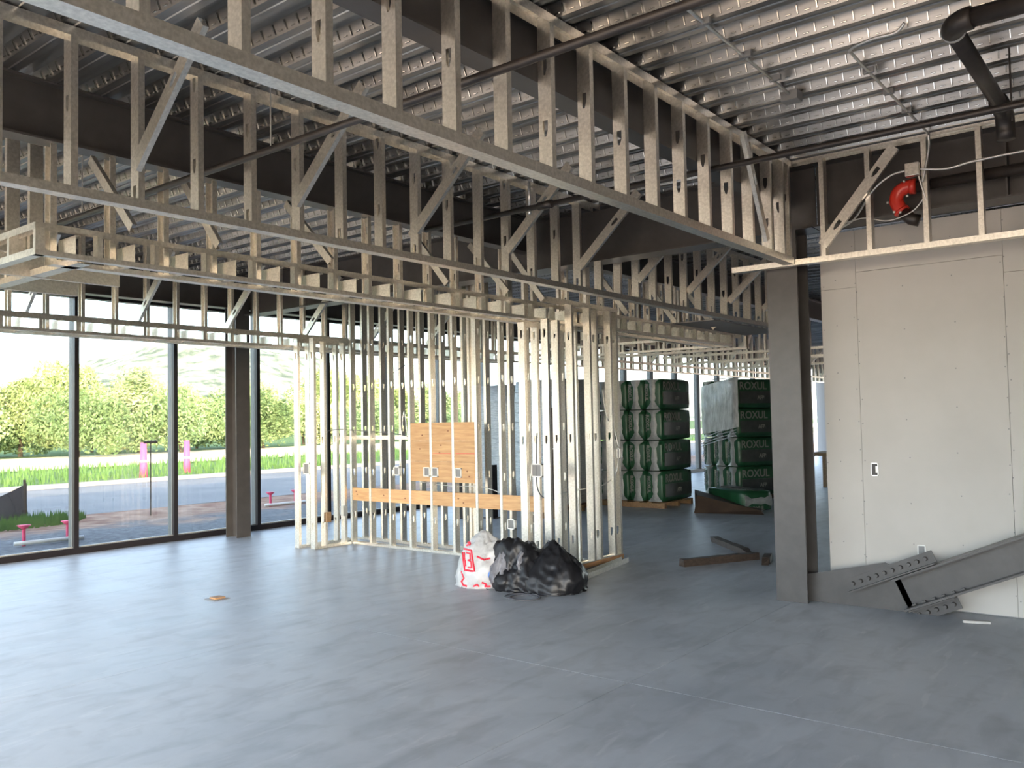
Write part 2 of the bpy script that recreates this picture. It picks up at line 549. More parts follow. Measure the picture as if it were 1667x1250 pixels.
# ------------------------------------------------------------------ right-hand gypsum wall
wall = struct_root('wall_right')
XW = 8.31
def board(y0, y1, z0, z1):
    b = shape_box(XW, XW + 0.016, y0 + 0.0015, y1 - 0.0015, z0 + 0.0015, z1 - 0.0015)
    structure('drywall_panel', b, DRYWALL, wall)
board(2.43, 2.76, 0.01, 2.94); board(2.43, 2.76, 2.94, 3.48)
board(1.21, 2.43, 0.01, 3.08); board(1.21, 2.43, 3.08, 3.48)
board(-0.01, 1.21, 0.01, 2.93); board(-0.01, 1.21, 2.93, 3.48)
for k in range(1, 5):
    board(-0.01 - 1.22 * k, -0.01 - 1.22 * (k - 1), 0.01, 3.05)
    board(-0.01 - 1.22 * k, -0.01 - 1.22 * (k - 1), 3.05, 3.48)
structure('wall_core', shape_box(XW + 0.018, XW + 0.12, -4.9, 2.75, 0.0, 3.48), GPLAST, wall)
sc = MB()
def screw(y, z, r=0.006):
    vs = [(XW - 0.0012, y + r * math.cos(t * PI / 3), z + r * math.sin(t * PI / 3)) for t in range(6)]
    sc.add(vs, [tuple(range(6))])
    sc.add([(XW + 0.001, v[1], v[2]) for v in vs], [])
rs = random.Random(3)
for yb in (2.74, 2.62, 2.445, 2.415, 2.02, 1.61, 1.225, 1.195, 0.80, 0.40, 0.005, -0.03):
    z = 0.12 + rs.random() * 0.1
    while z < 3.4:
        screw(yb + rs.uniform(-.012, .012), z)
        z += rs.uniform(0.20, 0.38) if yb in (2.445, 2.415, 1.225, 1.195) else rs.uniform(0.34, 0.46)
o = structure('screw_heads', sc, GPLAST, wall)
o['kind'] = 'stuff'

# ------------------------------------------------------------------ structural steel
def steel_label(name, label, cat, loc):
    return thing(name, label, cat, loc)
c1 = thing('steel_column', 'dark primed steel column at the left end of the gypsum wall', 'column', (8.08, 3.0, 0))
part('flange', shape_box(7.93, 7.952, 2.852, 3.144, 0.0, 3.49), PRIMER, c1)
part('flange', shape_box(8.215, 8.237, 2.852, 3.144, 0.0, 3.49), PRIMER, c1)
part('web', shape_box(7.952, 8.215, 2.990, 3.006, 0.0, 3.49), PRIMER, c1)
c2 = thing('steel_column', 'dark steel column standing just inside the glass wall', 'column', (7.92, 11.85, 0))
part('flange', shape_box(7.79, 8.04, 11.70, 11.722, 0.0, 3.6), PRIMER, c2)
part('flange', shape_box(7.79, 8.04, 11.98, 12.0, 0.0, 3.6), PRIMER, c2)
part('web', shape_box(7.905, 7.925, 11.722, 11.98, 0.0, 3.6), PRIMER, c2)
bm = thing('steel_beam', 'brown steel beam under the deck right behind the long high stud bulkhead', 'beam', (0, 2.98, 3.71))
ibeam(bm, 'X', X0, 7.95, 2.98, 3.71, DECK, 0.155)
bm = thing('steel_beam', 'deep dark steel beam carrying the stud row above the middle soffit', 'beam', (0, 6.02, 3.69))
ibeam(bm, 'X', X0, 7.94, 6.02, 3.69, DECK, 0.155)
bm = thing('steel_beam', 'brown girder running from the front column back to the window column', 'beam', (8.08, 7, 3.49))
ibeam(bm, 'Y', 2.70, 11.72, 8.08, 3.49, DECK, 0.28)
bm = thing('steel_beam', 'dark girder above the gypsum wall behind the short hanging studs', 'beam', (8.08, 0, 3.49))
ibeam(bm, 'Y', Y0, 2.69, 8.08, 3.49, DECK, 0.28)
for yy in (1.1, -1.0):
    part('stiffener', shape_box(7.95, 8.07, yy, yy + 0.012, 3.51, DECK - 0.02), PRIMER, bm)
bm = thing('steel_beam', 'dark perimeter beam along the top of the glass wall', 'beam', (8, 11.88, 3.6))
ibeam(bm, 'X', X0, X1, 11.88, 3.6, DECK, 0.2)
bm = thing('steel_beam', 'dark beam high above the stacked insulation beyond the girder', 'beam', (14, 6.02, 3.69))
ibeam(bm, 'X', 8.23, 24.0, 6.02, 3.69, DECK, 0.155)

# ------------------------------------------------------------------ diagonal brace by the wall
br = thing('diagonal_brace', 'heavy bolted steel brace rising from the column foot along the gypsum wall', 'brace', (8.08, 2.4, 0))
g = MB()                                                            # gusset plate in the plane X = 8.08
gy = [(2.985, 0.0), (2.04, 0.0), (1.98, 0.07), (2.12, 0.385), (2.20, 0.415), (2.985, 0.225)]
n = len(gy)
g.add([(8.072, y, z) for y, z in gy] + [(8.088, y, z) for y, z in gy],
      [tuple(range(n)), tuple(range(2 * n - 1, n - 1, -1))] + [(i, i + n, (i + 1) % n + n, (i + 1) % n) for i in range(n)])
part('gusset_plate', g, PRIMER, br)
A = Vector((8.0, 2.13, 0.285))                                      # top-left corner of the member end
ax = (Vector((8.0, 1.10, 0.745)) - A).normalized()
nrm = Vector((0, -ax.z, ax.y))
if nrm.z > 0:
    nrm = -nrm                                                      # points down across the member depth
DPT = 0.285
LEN = 4.2
def member(name, off0, off1, xa, xb, s0=0.0, s1=LEN, lab=None):
    b = MB()
    b.obox(A + ax * s0 + nrm * off0 + Vector((xa - 8.0, 0, 0)), ax, nrm, (1, 0, 0), s1 - s0, off1 - off0, xb - xa)
    return part(name, b, PRIMER, br, label=lab)
member('flange', 0.0, 0.018, 7.93, 8.23)
member('flange', DPT - 0.018, DPT, 7.93, 8.23)
member('web', 0.018, DPT - 0.018, 8.072, 8.088)
# upper splice angle: leg against gusset plus outstanding leg, lower one the same
def angle(s0, s1, off, sgn):
    b = MB()
    b.obox(A + ax * s0 + nrm * off + Vector((0.062, 0, 0)), ax, nrm * sgn, (1, 0, 0), s1 - s0, 0.115, 0.012)
    b.obox(A + ax * s0 + nrm * off + Vector((-0.035, 0, 0)), ax, nrm * sgn, (1, 0, 0), s1 - s0, 0.012, 0.10)
    o = part('splice_angle', b, PRIMER, br)
    bb = MB()
    k = 0
    s = s0 + 0.05
    while s < s1 - 0.03:
        c = A + ax * s + nrm * (off + sgn * 0.062) + Vector((0.062, 0, 0))
        ring = [c + (ax * math.cos(t * PI / 4) + nrm * math.sin(t * PI / 4)) * 0.021 for t in range(8)]
        tip = [p * 1.0 for p in ring]
        b1 = MB()
        b1.add([p for p in ring] + [c + (p - c) * 0.75 + Vector((-0.024, 0, 0)) for p in ring],
               [tuple(range(8, 16))] + [(i, (i + 1) % 8, (i + 1) % 8 + 8, i + 8) for i in range(8)])
        sub('bolt', b1, PRIMER, o)
        s += 0.075
angle(-0.40, 0.40, -0.005, -1)
angle(0.02, 0.42, DPT + 0.005, 1)
b1 = MB()
for k in range(6):
    c = A + ax * (0.06 + 0.085 * k) + nrm * (DPT - 0.02) + Vector((0.02, 0, 0))
    b1.obox(c, ax, nrm, (1, 0, 0), 0.03, -0.016, 0.03)
part('flange_bolts', b1, PRIMER, br)

# ------------------------------------------------------------------ high stud bulkheads
HOL = (0.30, 0.62)
S = 0.4064
b1r = thing('stud_bulkhead', 'long high row of galvanised studs nearest the camera, hung from the deck', 'bulkhead', (0, 2.85, 3.13))
track(b1r, 'bottom_track', 'X', X0 + 0.2, 7.74, 2.803, 0.095, 3.13, True, h=0.062)
track(b1r, 'top_track', 'X', X0 + 0.2, 7.74, 2.803, 0.095, DECK - 0.009, False, h=0.055)
xk = 1.463
i = 0
rs = random.Random(5)
while xk - S > -2.2:
    xk -= S
while xk < 7.3:
    stud(b1r, xk, 2.805, 3.133, DECK - 0.012 - 3.133, 'X+', holes=[(0.58,), (0.30, 0.66), (), (0.45,)][(i * 7) % 4])
    xk += 0.4095
    i += 1
stud(b1r, 7.52, 2.805, 3.133, DECK - 0.012 - 3.133, 'X+', holes=(0.5,))
stud(b1r, 7.66, 2.805, 3.133, DECK - 0.012 - 3.133, 'X+', holes=(0.6,))
channel(b1r, 'brace', (6.50, 2.72, 4.03), (6.93, 2.72, 3.22), (0, 1, 0), d=0.064, holes=(0.4,))

b2r = thing('stud_bulkhead', 'second high row of studs with diagonal kickers, crossing behind the first row', 'bulkhead', (0, 5.05, 3.10))
b2x = thing('stud_bulkhead', 'high row of studs with kickers beyond the brown girder, left of the front column', 'bulkhead', (10, 5.05, 3.10))
track(b2r, 'bottom_track', 'X', X0 + 0.2, 7.92, 5.003, 0.095, 3.098, True, h=0.055)
track(b2r, 'top_track', 'X', X0 + 0.2, 7.92, 5.003, 0.095, DECK - 0.009, False, h=0.055)
track(b2x, 'bottom_track', 'X', 7.925, 13.6, 5.003, 0.095, 3.098, True, h=0.055)
track(b2x, 'top_track', 'X', 8.24, 13.6, 5.003, 0.095, DECK - 0.009, False, h=0.055)
xk = 1.778 * 5.1 / 4.0 - S * 9
i = 0
while xk < 13.5:
    if xk > -1.2:
        stud(b2r if xk < 7.88 else b2x, xk, 5.005, 3.101, (DECK - 0.012 if not 7.88 < xk < 8.24 else 3.48) - 3.101, 'X+', holes=[(0.10, 0.7), (0.55,), (0.10,), (0.36, 0.9)][(i * 5) % 4])
    xk += 0.4045
    i += 1
for xx in (1.38, 2.60, 3.795, 5.015, 6.231, 7.445, 8.67, 9.937, 11.181, 12.4):
    channel(b2r if xx < 8 else b2x, 'brace', (xx + 0.02, 5.00, 3.345), (xx + 0.02, 4.26, 4.02), (1, 0, 0), holes=(0.62,))

# ------------------------------------------------------------------ middle soffit box with the stud row above it
ms = thing('ladder_soffit', 'ladder framed middle soffit box with hanging studs and light joists', 'soffit', (6, 5.9, 2.87))
FY, BY = 5.75, 6.0
XL, XR = 2.37, 13.0
track(ms, 'bottom_rail', 'X', XL, XR, FY, 0.064, 2.872, True, h=0.034)
track(ms, 'top_rail', 'X', XL, XR, FY, 0.064, 3.082, False, h=0.034)
track(ms, 'back_rail', 'X', XL + 0.2, XR - 0.2, BY - 0.03, 0.095, 2.86, True, h=0.034)
xk = 3.812 - S * 3
i = 0
while xk < XR:
    zt = 3.685
    if not (7.85 < xk < 8.3):
        stud(ms, xk, BY - 0.028, 2.863, zt - 2.863, 'X-', holes=[(0.40,), (0.35, 0.7)][i % 2])
    me = stud_mesh(0.255, 0.15, 0.035)                              # short joist lying along Y: web upright, facing -X
    place('joist', me, ms, (xk + 0.03, FY + 0.01, 3.035), rot=(-PI / 2, 0, 0))
    if i % 1 == 0:
        stud(ms, xk + 0.17, FY + 0.002, 2.876, 0.20, 'X+', d=0.060, w=0.035, name='short_stud')
    xk += 0.4064
    i += 1
for xx, q in ((2.79, (5.02, 2.93)), (3.48, (5.45, 3.10)), (4.43, (5.29, 2.99)), (5.90, (5.45, 3.02)), (6.78, (5.42, 3.03)), (7.50, (5.5, 3.1)), (9.28, (5.5, 3.0)), (10.55, (5.5, 3.0)), (11.8, (5.5, 3.0))):
    channel(ms, 'brace', (xx, 5.93, 3.62), (xx, max(q[0], 5.36), 3.05), (1, 0, 0), d=0.064, w=0.032)
# left return of the box, running back to the window side
for (xx, nm) in ((XL, 'return_rail'),):
    track(ms, nm, 'Y', FY + 0.005, 9.9, xx - 0.005, 0.064, 2.872, True, h=0.045)
    track(ms, nm, 'Y', FY + 0.005, 9.9, xx - 0.005, 0.064, 3.082, False, h=0.045)
    track(ms, nm, 'Y', FY + 0.07, 9.9, xx + 0.29, 0.095, 2.86, True, h=0.045)
y = FY + 0.005
i = 0
while y < 9.8:
    stud(ms, XL - 0.003, y, 2.876, 0.20, 'Y+', d=0.060, w=0.035, name='short_stud', holes=(0.13,) if i % 3 == 0 else ())
    if y > 6.2:
        stud(ms, XL + 0.292, y, 2.863, DECK - 0.02 - 2.863, 'Y+')
        me = stud_mesh(0.30, 0.15, 0.035)
        place('joist', me, ms, (XL + 0.01, y + 0.06, 3.035), rot=(PI / 2, 0, PI / 2))
    y += S
    i += 1
channel(ms, 'return_rail', (XL + 0.05, 6.55, 2.93), (XL + 0.95, 6.55, 2.93), (0, 1, 0), d=0.15)
channel(ms, 'return_rail', (XL + 0.05, 7.25, 2.93), (XL + 0.95, 7.25, 2.93), (0, 1, 0), d=0.15)

# right return
rr = thing('ladder_soffit', 'far cross soffit of pale rails closing the right end of the middle soffit', 'soffit', (13.3, 7.5, 2.87))
track(rr, 'bottom_rail', 'Y', 5.75, 9.8, XR, 0.064, 2.872, True, h=0.04)
track(rr, 'top_rail', 'Y', 5.75, 9.8, XR, 0.064, 3.082, False, h=0.04)
track(rr, 'back_rail', 'Y', 5.75, 9.8, XR + 0.55, 0.095, 2.86, True, h=0.04)
y = 5.8
while y < 9.7:
    stud(rr, XR + 0.002, y, 2.876, 0.20, 'Y-', d=0.060, w=0.035, name='short_stud')
    stud(rr, XR + 0.552, y, 2.863, DECK - 0.02 - 2.863, 'Y-')
    me = stud_mesh(0.56, 0.15, 0.035)
    place('joist', me, rr, (XR + 0.02, y + 0.05, 3.035), rot=(PI / 2, 0, PI / 2))
    y += S
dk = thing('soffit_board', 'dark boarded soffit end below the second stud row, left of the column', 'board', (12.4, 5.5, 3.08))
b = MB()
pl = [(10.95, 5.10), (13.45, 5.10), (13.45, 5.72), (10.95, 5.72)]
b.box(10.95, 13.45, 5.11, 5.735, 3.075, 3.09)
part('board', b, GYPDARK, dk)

# ------------------------------------------------------------------ window soffit
ws = thing('ladder_soffit', 'ladder framed soffit running along the head of the glass wall', 'soffit', (6, 10.2, 2.85))
WF, WB = 10.05, 10.32
def wsoff(xa, xb):
    track(ws, 'bottom_rail', 'X', xa, xb, WF, 0.064, 2.845, True, h=0.034)
    track(ws, 'top_rail', 'X', xa, xb, WF, 0.064, 3.05, False, h=0.06)
    track(ws, 'back_rail', 'X', xa, xb, WB - 0.02, 0.095, 2.835, True, h=0.034)
    x = xa + 0.05
    i = 0
    while x < xb:
        stud(ws, x, WB - 0.018, 2.838, DECK - 0.01 - 2.838, 'X-', holes=(0.10, 0.75))
        me = stud_mesh(0.30, 0.15, 0.035)
        place('joist', me, ws, (x + 0.03, WF + 0.005, 3.0), rot=(-PI / 2, 0, 0))
        stud(ws, x + 0.19, WF + 0.002, 2.85, 0.195, 'X+', d=0.060, w=0.035, name='short_stud')
        x += S
        i += 1
wsoff(1.5, 12.6)
for xx in (2.9, 4.10, 5.42, 6.68, 8.0, 9.3, 10.6):
    channel(ws, 'brace', (xx, 10.28, 3.08), (xx, 9.45, 3.86), (1, 0, 0), holes=(0.3,))
wf = thing('ladder_soffit', 'distant window soffit glimpsed above the insulation stacks', 'soffit', (20, 10.2, 2.85))
track(wf, 'bottom_rail', 'X', 12.7, 33.0, WF, 0.064, 2.845, True, h=0.034)
track(wf, 'top_rail', 'X', 12.7, 33.0, WF, 0.064, 3.05, False, h=0.05)
x = 12.75
while x < 33:
    stud(wf, x, WF, 2.85, DECK - 0.02 - 2.85, 'X-')
    x += S
for xx in range(14, 32, 2):
    channel(wf, 'brace', (xx + .1, 10.1, 3.1), (xx + .1, 9.4, 3.8), (1, 0, 0))
for (xx, lab) in ((17.2, 'distant cross soffit with long pale rails above the wrapped insulation'), (19.9, 'farthest cross soffit, a low ladder of pale rails')):
    fs = thing('ladder_soffit', lab, 'soffit', (xx, 6, 2.9))
    zb = 2.90
    track(fs, 'bottom_rail', 'Y', 2.0, 9.3, xx, 0.064, zb, True, h=0.05)
    track(fs, 'top_rail', 'Y', 2.0, 9.3, xx, 0.064, zb + 0.21, False, h=0.05)
    y = 2.05
    i = 0
    while y < 9.2:
        stud(fs, xx + 0.002, y, zb + 0.003, DECK - 0.02 - zb, 'Y-', d=0.060)
        if i % 3 == 1:
            channel(fs, 'brace', (xx + 0.1, y + 0.02, 3.2), (xx + 0.75, y + 0.02, 3.95), (0, 1, 0), d=0.064)
        y += S
        i += 1

# ------------------------------------------------------------------ right bulkhead above the gypsum wall
rb = thing('stud_bulkhead', 'short hanging studs on a pale rail in front of the gypsum wall', 'bulkhead', (7.8, 1, 3.14))
track(rb, 'bottom_track', 'Y', -5.0, 3.42, 7.755, 0.095, 3.125, True, h=0.05)
track(rb, 'top_track', 'Y', -5.0, 3.3, 7.755, 0.095, DECK - 0.009, False, h=0.028)
for yy in (2.52, 2.12, 1.66, 1.25, 0.84, 0.43, 0.02, -0.4, -0.8, -1.2):
    stud(rb, 7.757, yy, 3.128, DECK - 0.01 - 3.128, 'Y+')
channel(rb, 'brace', (7.70, 2.53, 3.26), (7.70, 1.90, 4.02), (1, 0, 0), holes=(0.22, 0.75))

# ------------------------------------------------------------------ niche partition
pt_ = thing('stud_partition', 'full height galvanised stud partition forming a niche with pine backing boards', 'partition', (8.33, 7.8, 0))
FX = 8.33
TOP = DECK - 0.01
ph = (0.42, 1.04, 1.66, 2.28, 2.90)
fy = [9.63 - 0.4035 * k for k in range(10)]
track(pt_, 'bottom_track', 'Y', 5.95, 9.72, FX, 0.095, 0.001, True, h=0.032)
track(pt_, 'top_track', 'Y', 5.95, 9.72, FX, 0.095, TOP, False, h=0.05)
for k, yy in enumerate(fy):
    if yy > 6.0:
        stud(pt_, FX + 0.002, yy - 0.005, 0.004, TOP - 0.008, 'Y+', holes=ph)
BX = 8.71
track(pt_, 'bottom_track', 'Y', 5.5, 9.95, BX, 0.095, 0.001, True, h=0.032)
track(pt_, 'top_track', 'Y', 5.5, 9.95, BX, 0.095, TOP, False, h=0.05)
yy = 9.80
while yy > 5.6:
    stud(pt_, BX + 0.002, yy, 0.004, TOP - 0.008, 'Y+', holes=(0.42, 1.04, 1.66, 2.28, 2.90))
    yy -= 0.4064
for yy in (7.62, 7.70):                                             # a doubled stud in the back row
    stud(pt_, BX + 0.01, yy, 0.004, TOP - 0.008, 'Y-')
# wings: left pair (far) and right pair (near)
def wing(y, xa, xb, ztop, hl, extra=()):
    track(pt_, 'bottom_track', 'X', xa, xb, y, 0.095, 0.001, True, h=0.032)
    track(pt_, 'top_track', 'X', xa, xb, y, 0.095, ztop, False, h=0.05)
    for xx in [xa + 0.003] + list(extra):
        stud(pt_, xx, y + 0.002, 0.004, ztop - 0.008, 'X+', holes=hl)
wh = (0.32, 1.52, 2.72)
wing(9.63, 7.655, 8.31, 2.97, wh, (7.84, 8.20))
wing(9.915, 7.60, 8.60, 2.97, wh, (7.80, 8.30))
wing(5.86, 7.62, 8.60, 2.86, wh, (7.86, 8.27))
# near wing stands on a pine plate over the floor
plate = MB()
plate.box(7.62, 9.12, 5.535, 5.63, 0.03, 0.08)
part('sill_plate', plate, PLATE, pt_)
plate = MB()
plate.box(7.62, 9.12, 5.54, 5.625, 0.0, 0.029)
part('sill_shim', plate, GPLAST, pt_)
track(pt_, 'bottom_track', 'X', 7.62, 9.12, 5.537, 0.092, 0.082, True, h=0.008)
for xx in (7.625, 7.82, 8.10, 8.47, 8.62, 8.93, 9.07):
    stud(pt_, xx, 5.539, 0.085, (2.865 if xx < 8 else 3.1) - 0.085, 'X+', holes=(0.30, 1.45, 2.63))
track(pt_, 'top_track', 'X', 7.62, 9.12, 5.537, 0.092, 3.11, False, h=0.05)
for xx in (8.65, 9.02):
    stud(pt_, xx, 5.86, 0.004, 3.08, 'X+', holes=(0.42, 1.50, 2.65))
track(pt_, 'bottom_track', 'Y', 5.64, 5.85, 9.02, 0.095, 0.001, True, h=0.032)
# pine backing between and behind the front flanges
rk = random.Random(11)
def plank(y0, y1, z0, z1, xx=FX + 0.003, knots=True):
    b = shape_box(xx, xx + 0.030, y0, y1, z0, z1)
    o = part('plank', b, WOOD, pt_)
    return o
def bay_planks(z0, z1, ylo, yhi):
    edges = [y_ - 0.005 for y_ in fy]
    for k in range(len(fy) - 1):
        a, b_ = fy[k + 1] + 0.040, fy[k] - 0.008
        a, b_ = max(a, ylo), min(b_, yhi)
        if b_ - a > 0.05:
            o = plank(a, b_, z0, z1)
            for q in range(rk.choice((0, 1, 1, 2))):
                yk, zk = rk.uniform(a + .05, b_ - .05), rk.uniform(z0 + .04, z1 - .04)
                kb = MB()
                n = 8
                kb.add([(FX + 0.002, yk + 0.016 * math.cos(t * 2 * PI / n), zk + 0.011 * math.sin(t * 2 * PI / n)) for t in range(n)], [tuple(range(n))])
                sub('knot', kb, KNOT, o)
bay_planks(0.630, 0.815, 6.05, 9.63)
for (z0, z1) in ((0.945, 1.213), (1.216, 1.487), (1.490, 1.735)):
    bay_planks(z0, z1, 7.24, 8.43)
ln = MB()                                                            # a red chalk line across two boards
ln.box(FX + 0.0015, FX + 0.0032, 7.25, 7.58, 1.322, 1.327)
ln.box(FX + 0.0015, FX + 0.0032, 7.66, 7.99, 1.322, 1.327)
part('chalk_line', ln, REDINK, pt_)
# electrical boxes
def ebox(p, axis='Y', w=0.115, h=0.125, m1=WPLAST, face=-1):
    x, y, z = p
    b = MB()
    t = 0.012
    if axis == 'Y':                                                 # opening faces -X
        for (a, b2, c, d) in ((-w / 2, w / 2, h / 2 - t, h / 2), (-w / 2, w / 2, -h / 2, -h / 2 + t), (-w / 2, -w / 2 + t, -h / 2, h / 2), (w / 2 - t, w / 2, -h / 2, h / 2)):
            b.box(x - 0.012, x + 0.03, y + a, y + b2, z + c, z + d)
        o = part('outlet_box', b, m1, pt_)
        sub('box_interior', shape_box(x + 0.004, x + 0.012, y - w / 2 + t, y + w / 2 - t, z - h / 2 + t, z + h / 2 - t), GPLAST, o)
    return o
ebox((8.325, 8.10, 1.075)); ebox((8.325, 7.95, 1.075)); ebox((8.325, 7.53, 1.075))
ebox((8.325, 8.68, 1.075)); ebox((8.325, 6.66, 0.46)); ebox((8.72, 6.63, 0.49))
ebox((7.70, 9.86, 1.12), w=0.14, h=0.16); ebox((7.70, 5.78, 1.18), w=0.15, h=0.15); ebox((9.0, 5.50, 1.32), w=0.05, h=0.13)
gb = MB(); gb.box(8.14, 8.22, 9.60, 9.66, 0.42, 0.56)
part('outlet_box', gb, SILVERC, pt_, label='grey steel outlet box')
gb = MB(); gb.box(7.84, 7.92, 9.60, 9.66, 0.36, 0.50)
part('outlet_box', gb, PALLETW, pt_, label='weathered outlet box stuffed with wire')
# cables threaded through the studs
def curve_pts(ctrl, n=8):
    out = []
    P = [Vector(c) for c in ctrl]
    P = [P[0]] + P + [P[-1]]
    for i in range(1, len(P) - 2):
        for k in range(n):
            t = k / n
            a, b_, c, d = P[i - 1], P[i], P[i + 1], P[i + 2]
            out.append(0.5 * ((2 * b_) + (c - a) * t + (2 * a - 5 * b_ + 4 * c - d) * t * t + (3 * b_ - a - 3 * c + d) * t ** 3))
    out.append(P[-1])
    return out
def cable(ctrl, r=0.008, m=CABLE):
    b = MB()
    b.tube(curve_pts(ctrl), r, 6)
    return part('cable', b, m, pt_, smooth=True)
cable([(7.72, 5.78, 1.6), (7.71, 5.79, 1.25), (7.72, 5.79, 0.98), (7.80, 5.75, 0.86), (8.0, 5.72, 0.84)])
cable([(8.0, 5.70, 0.90), (8.4, 5.66, 0.92), (8.75, 5.6, 0.94), (9.0, 5.56, 1.05), (9.03, 5.52, 1.25)], 0.007, SILVERC)
cable([(9.03, 5.52, 1.4), (9.0, 5.56, 1.62), (8.9, 5.60, 1.78), (8.85, 5.62, 2.1)], 0.007, SILVERC)
cable([(7.85, 9.70, 0.5), (7.84, 9.72, 1.2), (7.88, 9.72, 1.58), (8.1, 9.70, 1.66), (8.34, 9.5, 1.64), (8.40, 8.9, 1.60), (8.40, 8.5, 1.55)], 0.006)
cable([(8.40, 8.68, 1.15), (8.40, 8.66, 1.5), (8.42, 8.62, 1.9), (8.42, 8.55, 1.5), (8.42, 8.50, 1.2)], 0.006, SILVERC)
cable([(8.40, 8.3, 0.93), (8.40, 7.7, 0.89), (8.40, 7.2, 0.90), (8.45, 6.9, 0.82)], 0.007, SILVERC)
cable([(8.66, 9.3, 2.36), (8.66, 9.0, 2.5), (8.66, 8.7, 2.62)], 0.006)
# horizontal carrying channel seen behind the far wing
ch = MB(); ch.box(8.32, 8.86, 9.93, 9.96, 1.50, 1.56); ch.box(8.66, 8.70, 8.5, 9.9, 1.50, 1.56)
part('carrying_channel', ch, GALV, pt_)
lt = thing('loose_track', 'loose length of steel track on the floor in front of the pine plate', 'track', (8.3, 5.42, 0))
b = MB()
b.obox((7.66, 5.20, 0.001), Vector((1, 0.16, 0)).normalized(), Vector((-0.16, 1, 0)).normalized(), (0, 0, 1), 1.40, 0.09, 0.002)
b.obox((7.66, 5.20, 0.001), Vector((1, 0.16, 0)).normalized(), Vector((-0.16, 1, 0)).normalized(), (0, 0, 1), 1.40, 0.002, 0.060)
b.obox((7.647, 5.29, 0.001), Vector((1, 0.16, 0)).normalized(), Vector((-0.16, 1, 0)).normalized(), (0, 0, 1), 1.40, 0.002, 0.060)
part('channel', b, GALV, lt)

# ------------------------------------------------------------------ pipes and conduits
sp = thing('sprinkler_pipe', 'black sprinkler pipe passing through both high stud rows', 'pipe', (3.33, 3.0, 3.53))
b = MB(); b.tube([(3.33, -3.0, 3.53), (3.33, 9.5, 3.53)], 0.024, 12)
part('pipe', b, BLACKP, sp, True)
for yy in (1.2, 4.6, 7.2):
    b = MB(); b.tube([(3.33, yy, 3.555), (3.33, yy, DECK)], 0.005, 6); part('hanger_rod', b, SILVERC, sp)
sp = thing('sprinkler_pipe', 'black pipe crossing in front of the short hanging studs', 'pipe', (6.1, 2.0, 3.655))
b = MB(); b.tube([(6.1, -3.0, 3.655), (6.1, 5.9, 3.655)], 0.024, 12)
part('pipe', b, BLACKP, sp, True)
b = MB(); b.tube([(6.1, 4.35, 3.655), (6.1, 4.50, 3.655)], 0.036, 12); part('coupling', b, BLACKP, sp, True)
b = MB(); b.tube([(6.1, 4.6, 3.68), (6.1, 4.6, 3.90)], 0.012, 8); b.tube([(6.1, 4.6, 3.64), (6.1, 4.6, 3.60)], 0.015, 8); part('sprinkler_head', b, SILVERC, sp, True)
dp = thing('drain_pipe', 'thick dark drain pipe with an elbow hung under the deck', 'pipe', (5.2, 0.96, 3.9))
b = MB(); b.tube([(5.18, -3.0, 3.9), (5.18, 0.86, 3.9)], 0.053, 16); part('pipe', b, BLACKP, dp, True)
b = MB(); b.tube([(5.29, 0.965, 3.9), (6.90, 0.965, 3.9)], 0.050, 16); part('pipe', b, BLACKP, dp, True)
b = MB(); b.tube([(5.18 + 0.12 - 0.12 * math.cos(t * PI / 16), 0.85 + 0.115 * math.sin(t * PI / 16), 3.9) for t in range(9)], 0.064, 16); part('elbow', b, BLACKP, dp, True)
b = MB(); b.tube([(5.285, 0.965, 3.9), (5.31, 0.965, 3.9)], 0.066, 16); part('collar', b, SILVERC, dp, True)
b = MB(); b.tube([(6.72, 0.965, 3.9), (6.86, 0.965, 3.9), (6.97, 0.965, 3.87), (7.0, 0.965, 3.76), (7.0, 0.965, 3.70)], 0.062, 16); part('elbow', b, BLACKP, dp, True)
for xx in (6.3,):
    b = MB(); b.tube([(xx, 0.83, 3.62), (xx, 0.83, DECK)], 0.006, 6); part('hanger_rod', b, BLACKP, dp)
b = MB(); b.tube([(5.18, 0.4, 3.95), (5.18, 0.4, DECK)], 0.006, 6); part('hanger_rod', b, BLACKP, dp)
cd = thing('conduit', 'straight thin conduit clipped under the deck ending at a box', 'conduit', (5.3, 2.15, 4.07))
b = MB(); b.tube([(3.9, 2.15, 4.075), (6.06, 2.19, 4.075)], 0.0105, 8); part('tube', b, SILVERC, cd, True)
part('junction_box', shape_box(6.05, 6.16, 2.13, 2.25, 4.03, 4.098), GPLAST, cd)
for xx in (4.6, 5.2, 5.7):
    part('clip', shape_box(xx, xx + 0.03, 2.12, 2.20, 4.06, 4.098), GPLAST, cd)
cd = thing('conduit', 'bent conduit on the deck dropping to a steel box above the gypsum wall', 'conduit', (6.5, 1.62, 4.07))
b = MB()
b.tube(curve_pts([(5.47, 1.26, 4.10), (5.49, 1.32, 4.065), (5.50, 1.45, 4.07), (5.56, 1.60, 4.07), (5.70, 1.622, 4.07), (6.5, 1.622, 4.07), (7.60, 1.622, 4.07), (7.70, 1.625, 4.05), (7.72, 1.63, 3.95), (7.72, 1.66, 3.8), (7.72, 1.69, 3.68)]), 0.0105, 8)
part('tube', b, SILVERC, cd, True)
bevel(part('junction_box', shape_box(7.68, 7.74, 1.705, 1.815, 3.74, 3.85), GALV, cd))
b = MB(); b.tube(curve_pts([(7.71, 1.70, 3.79), (7.70, 1.5, 3.75), (7.70, 1.3, 3.77), (7.70, 0.9, 3.78), (7.70, 0.0, 3.78)]), 0.010, 8); part('tube', b, SILVERC, cd, True)
b = MB(); b.tube(curve_pts([(7.72, 1.82, 3.80), (7.73, 1.95, 3.78), (7.75, 2.1, 3.68), (7.9, 2.3, 3.50), (7.95, 2.45, 3.44)]), 0.009, 8); part('tube', b, SILVERC, cd, True)
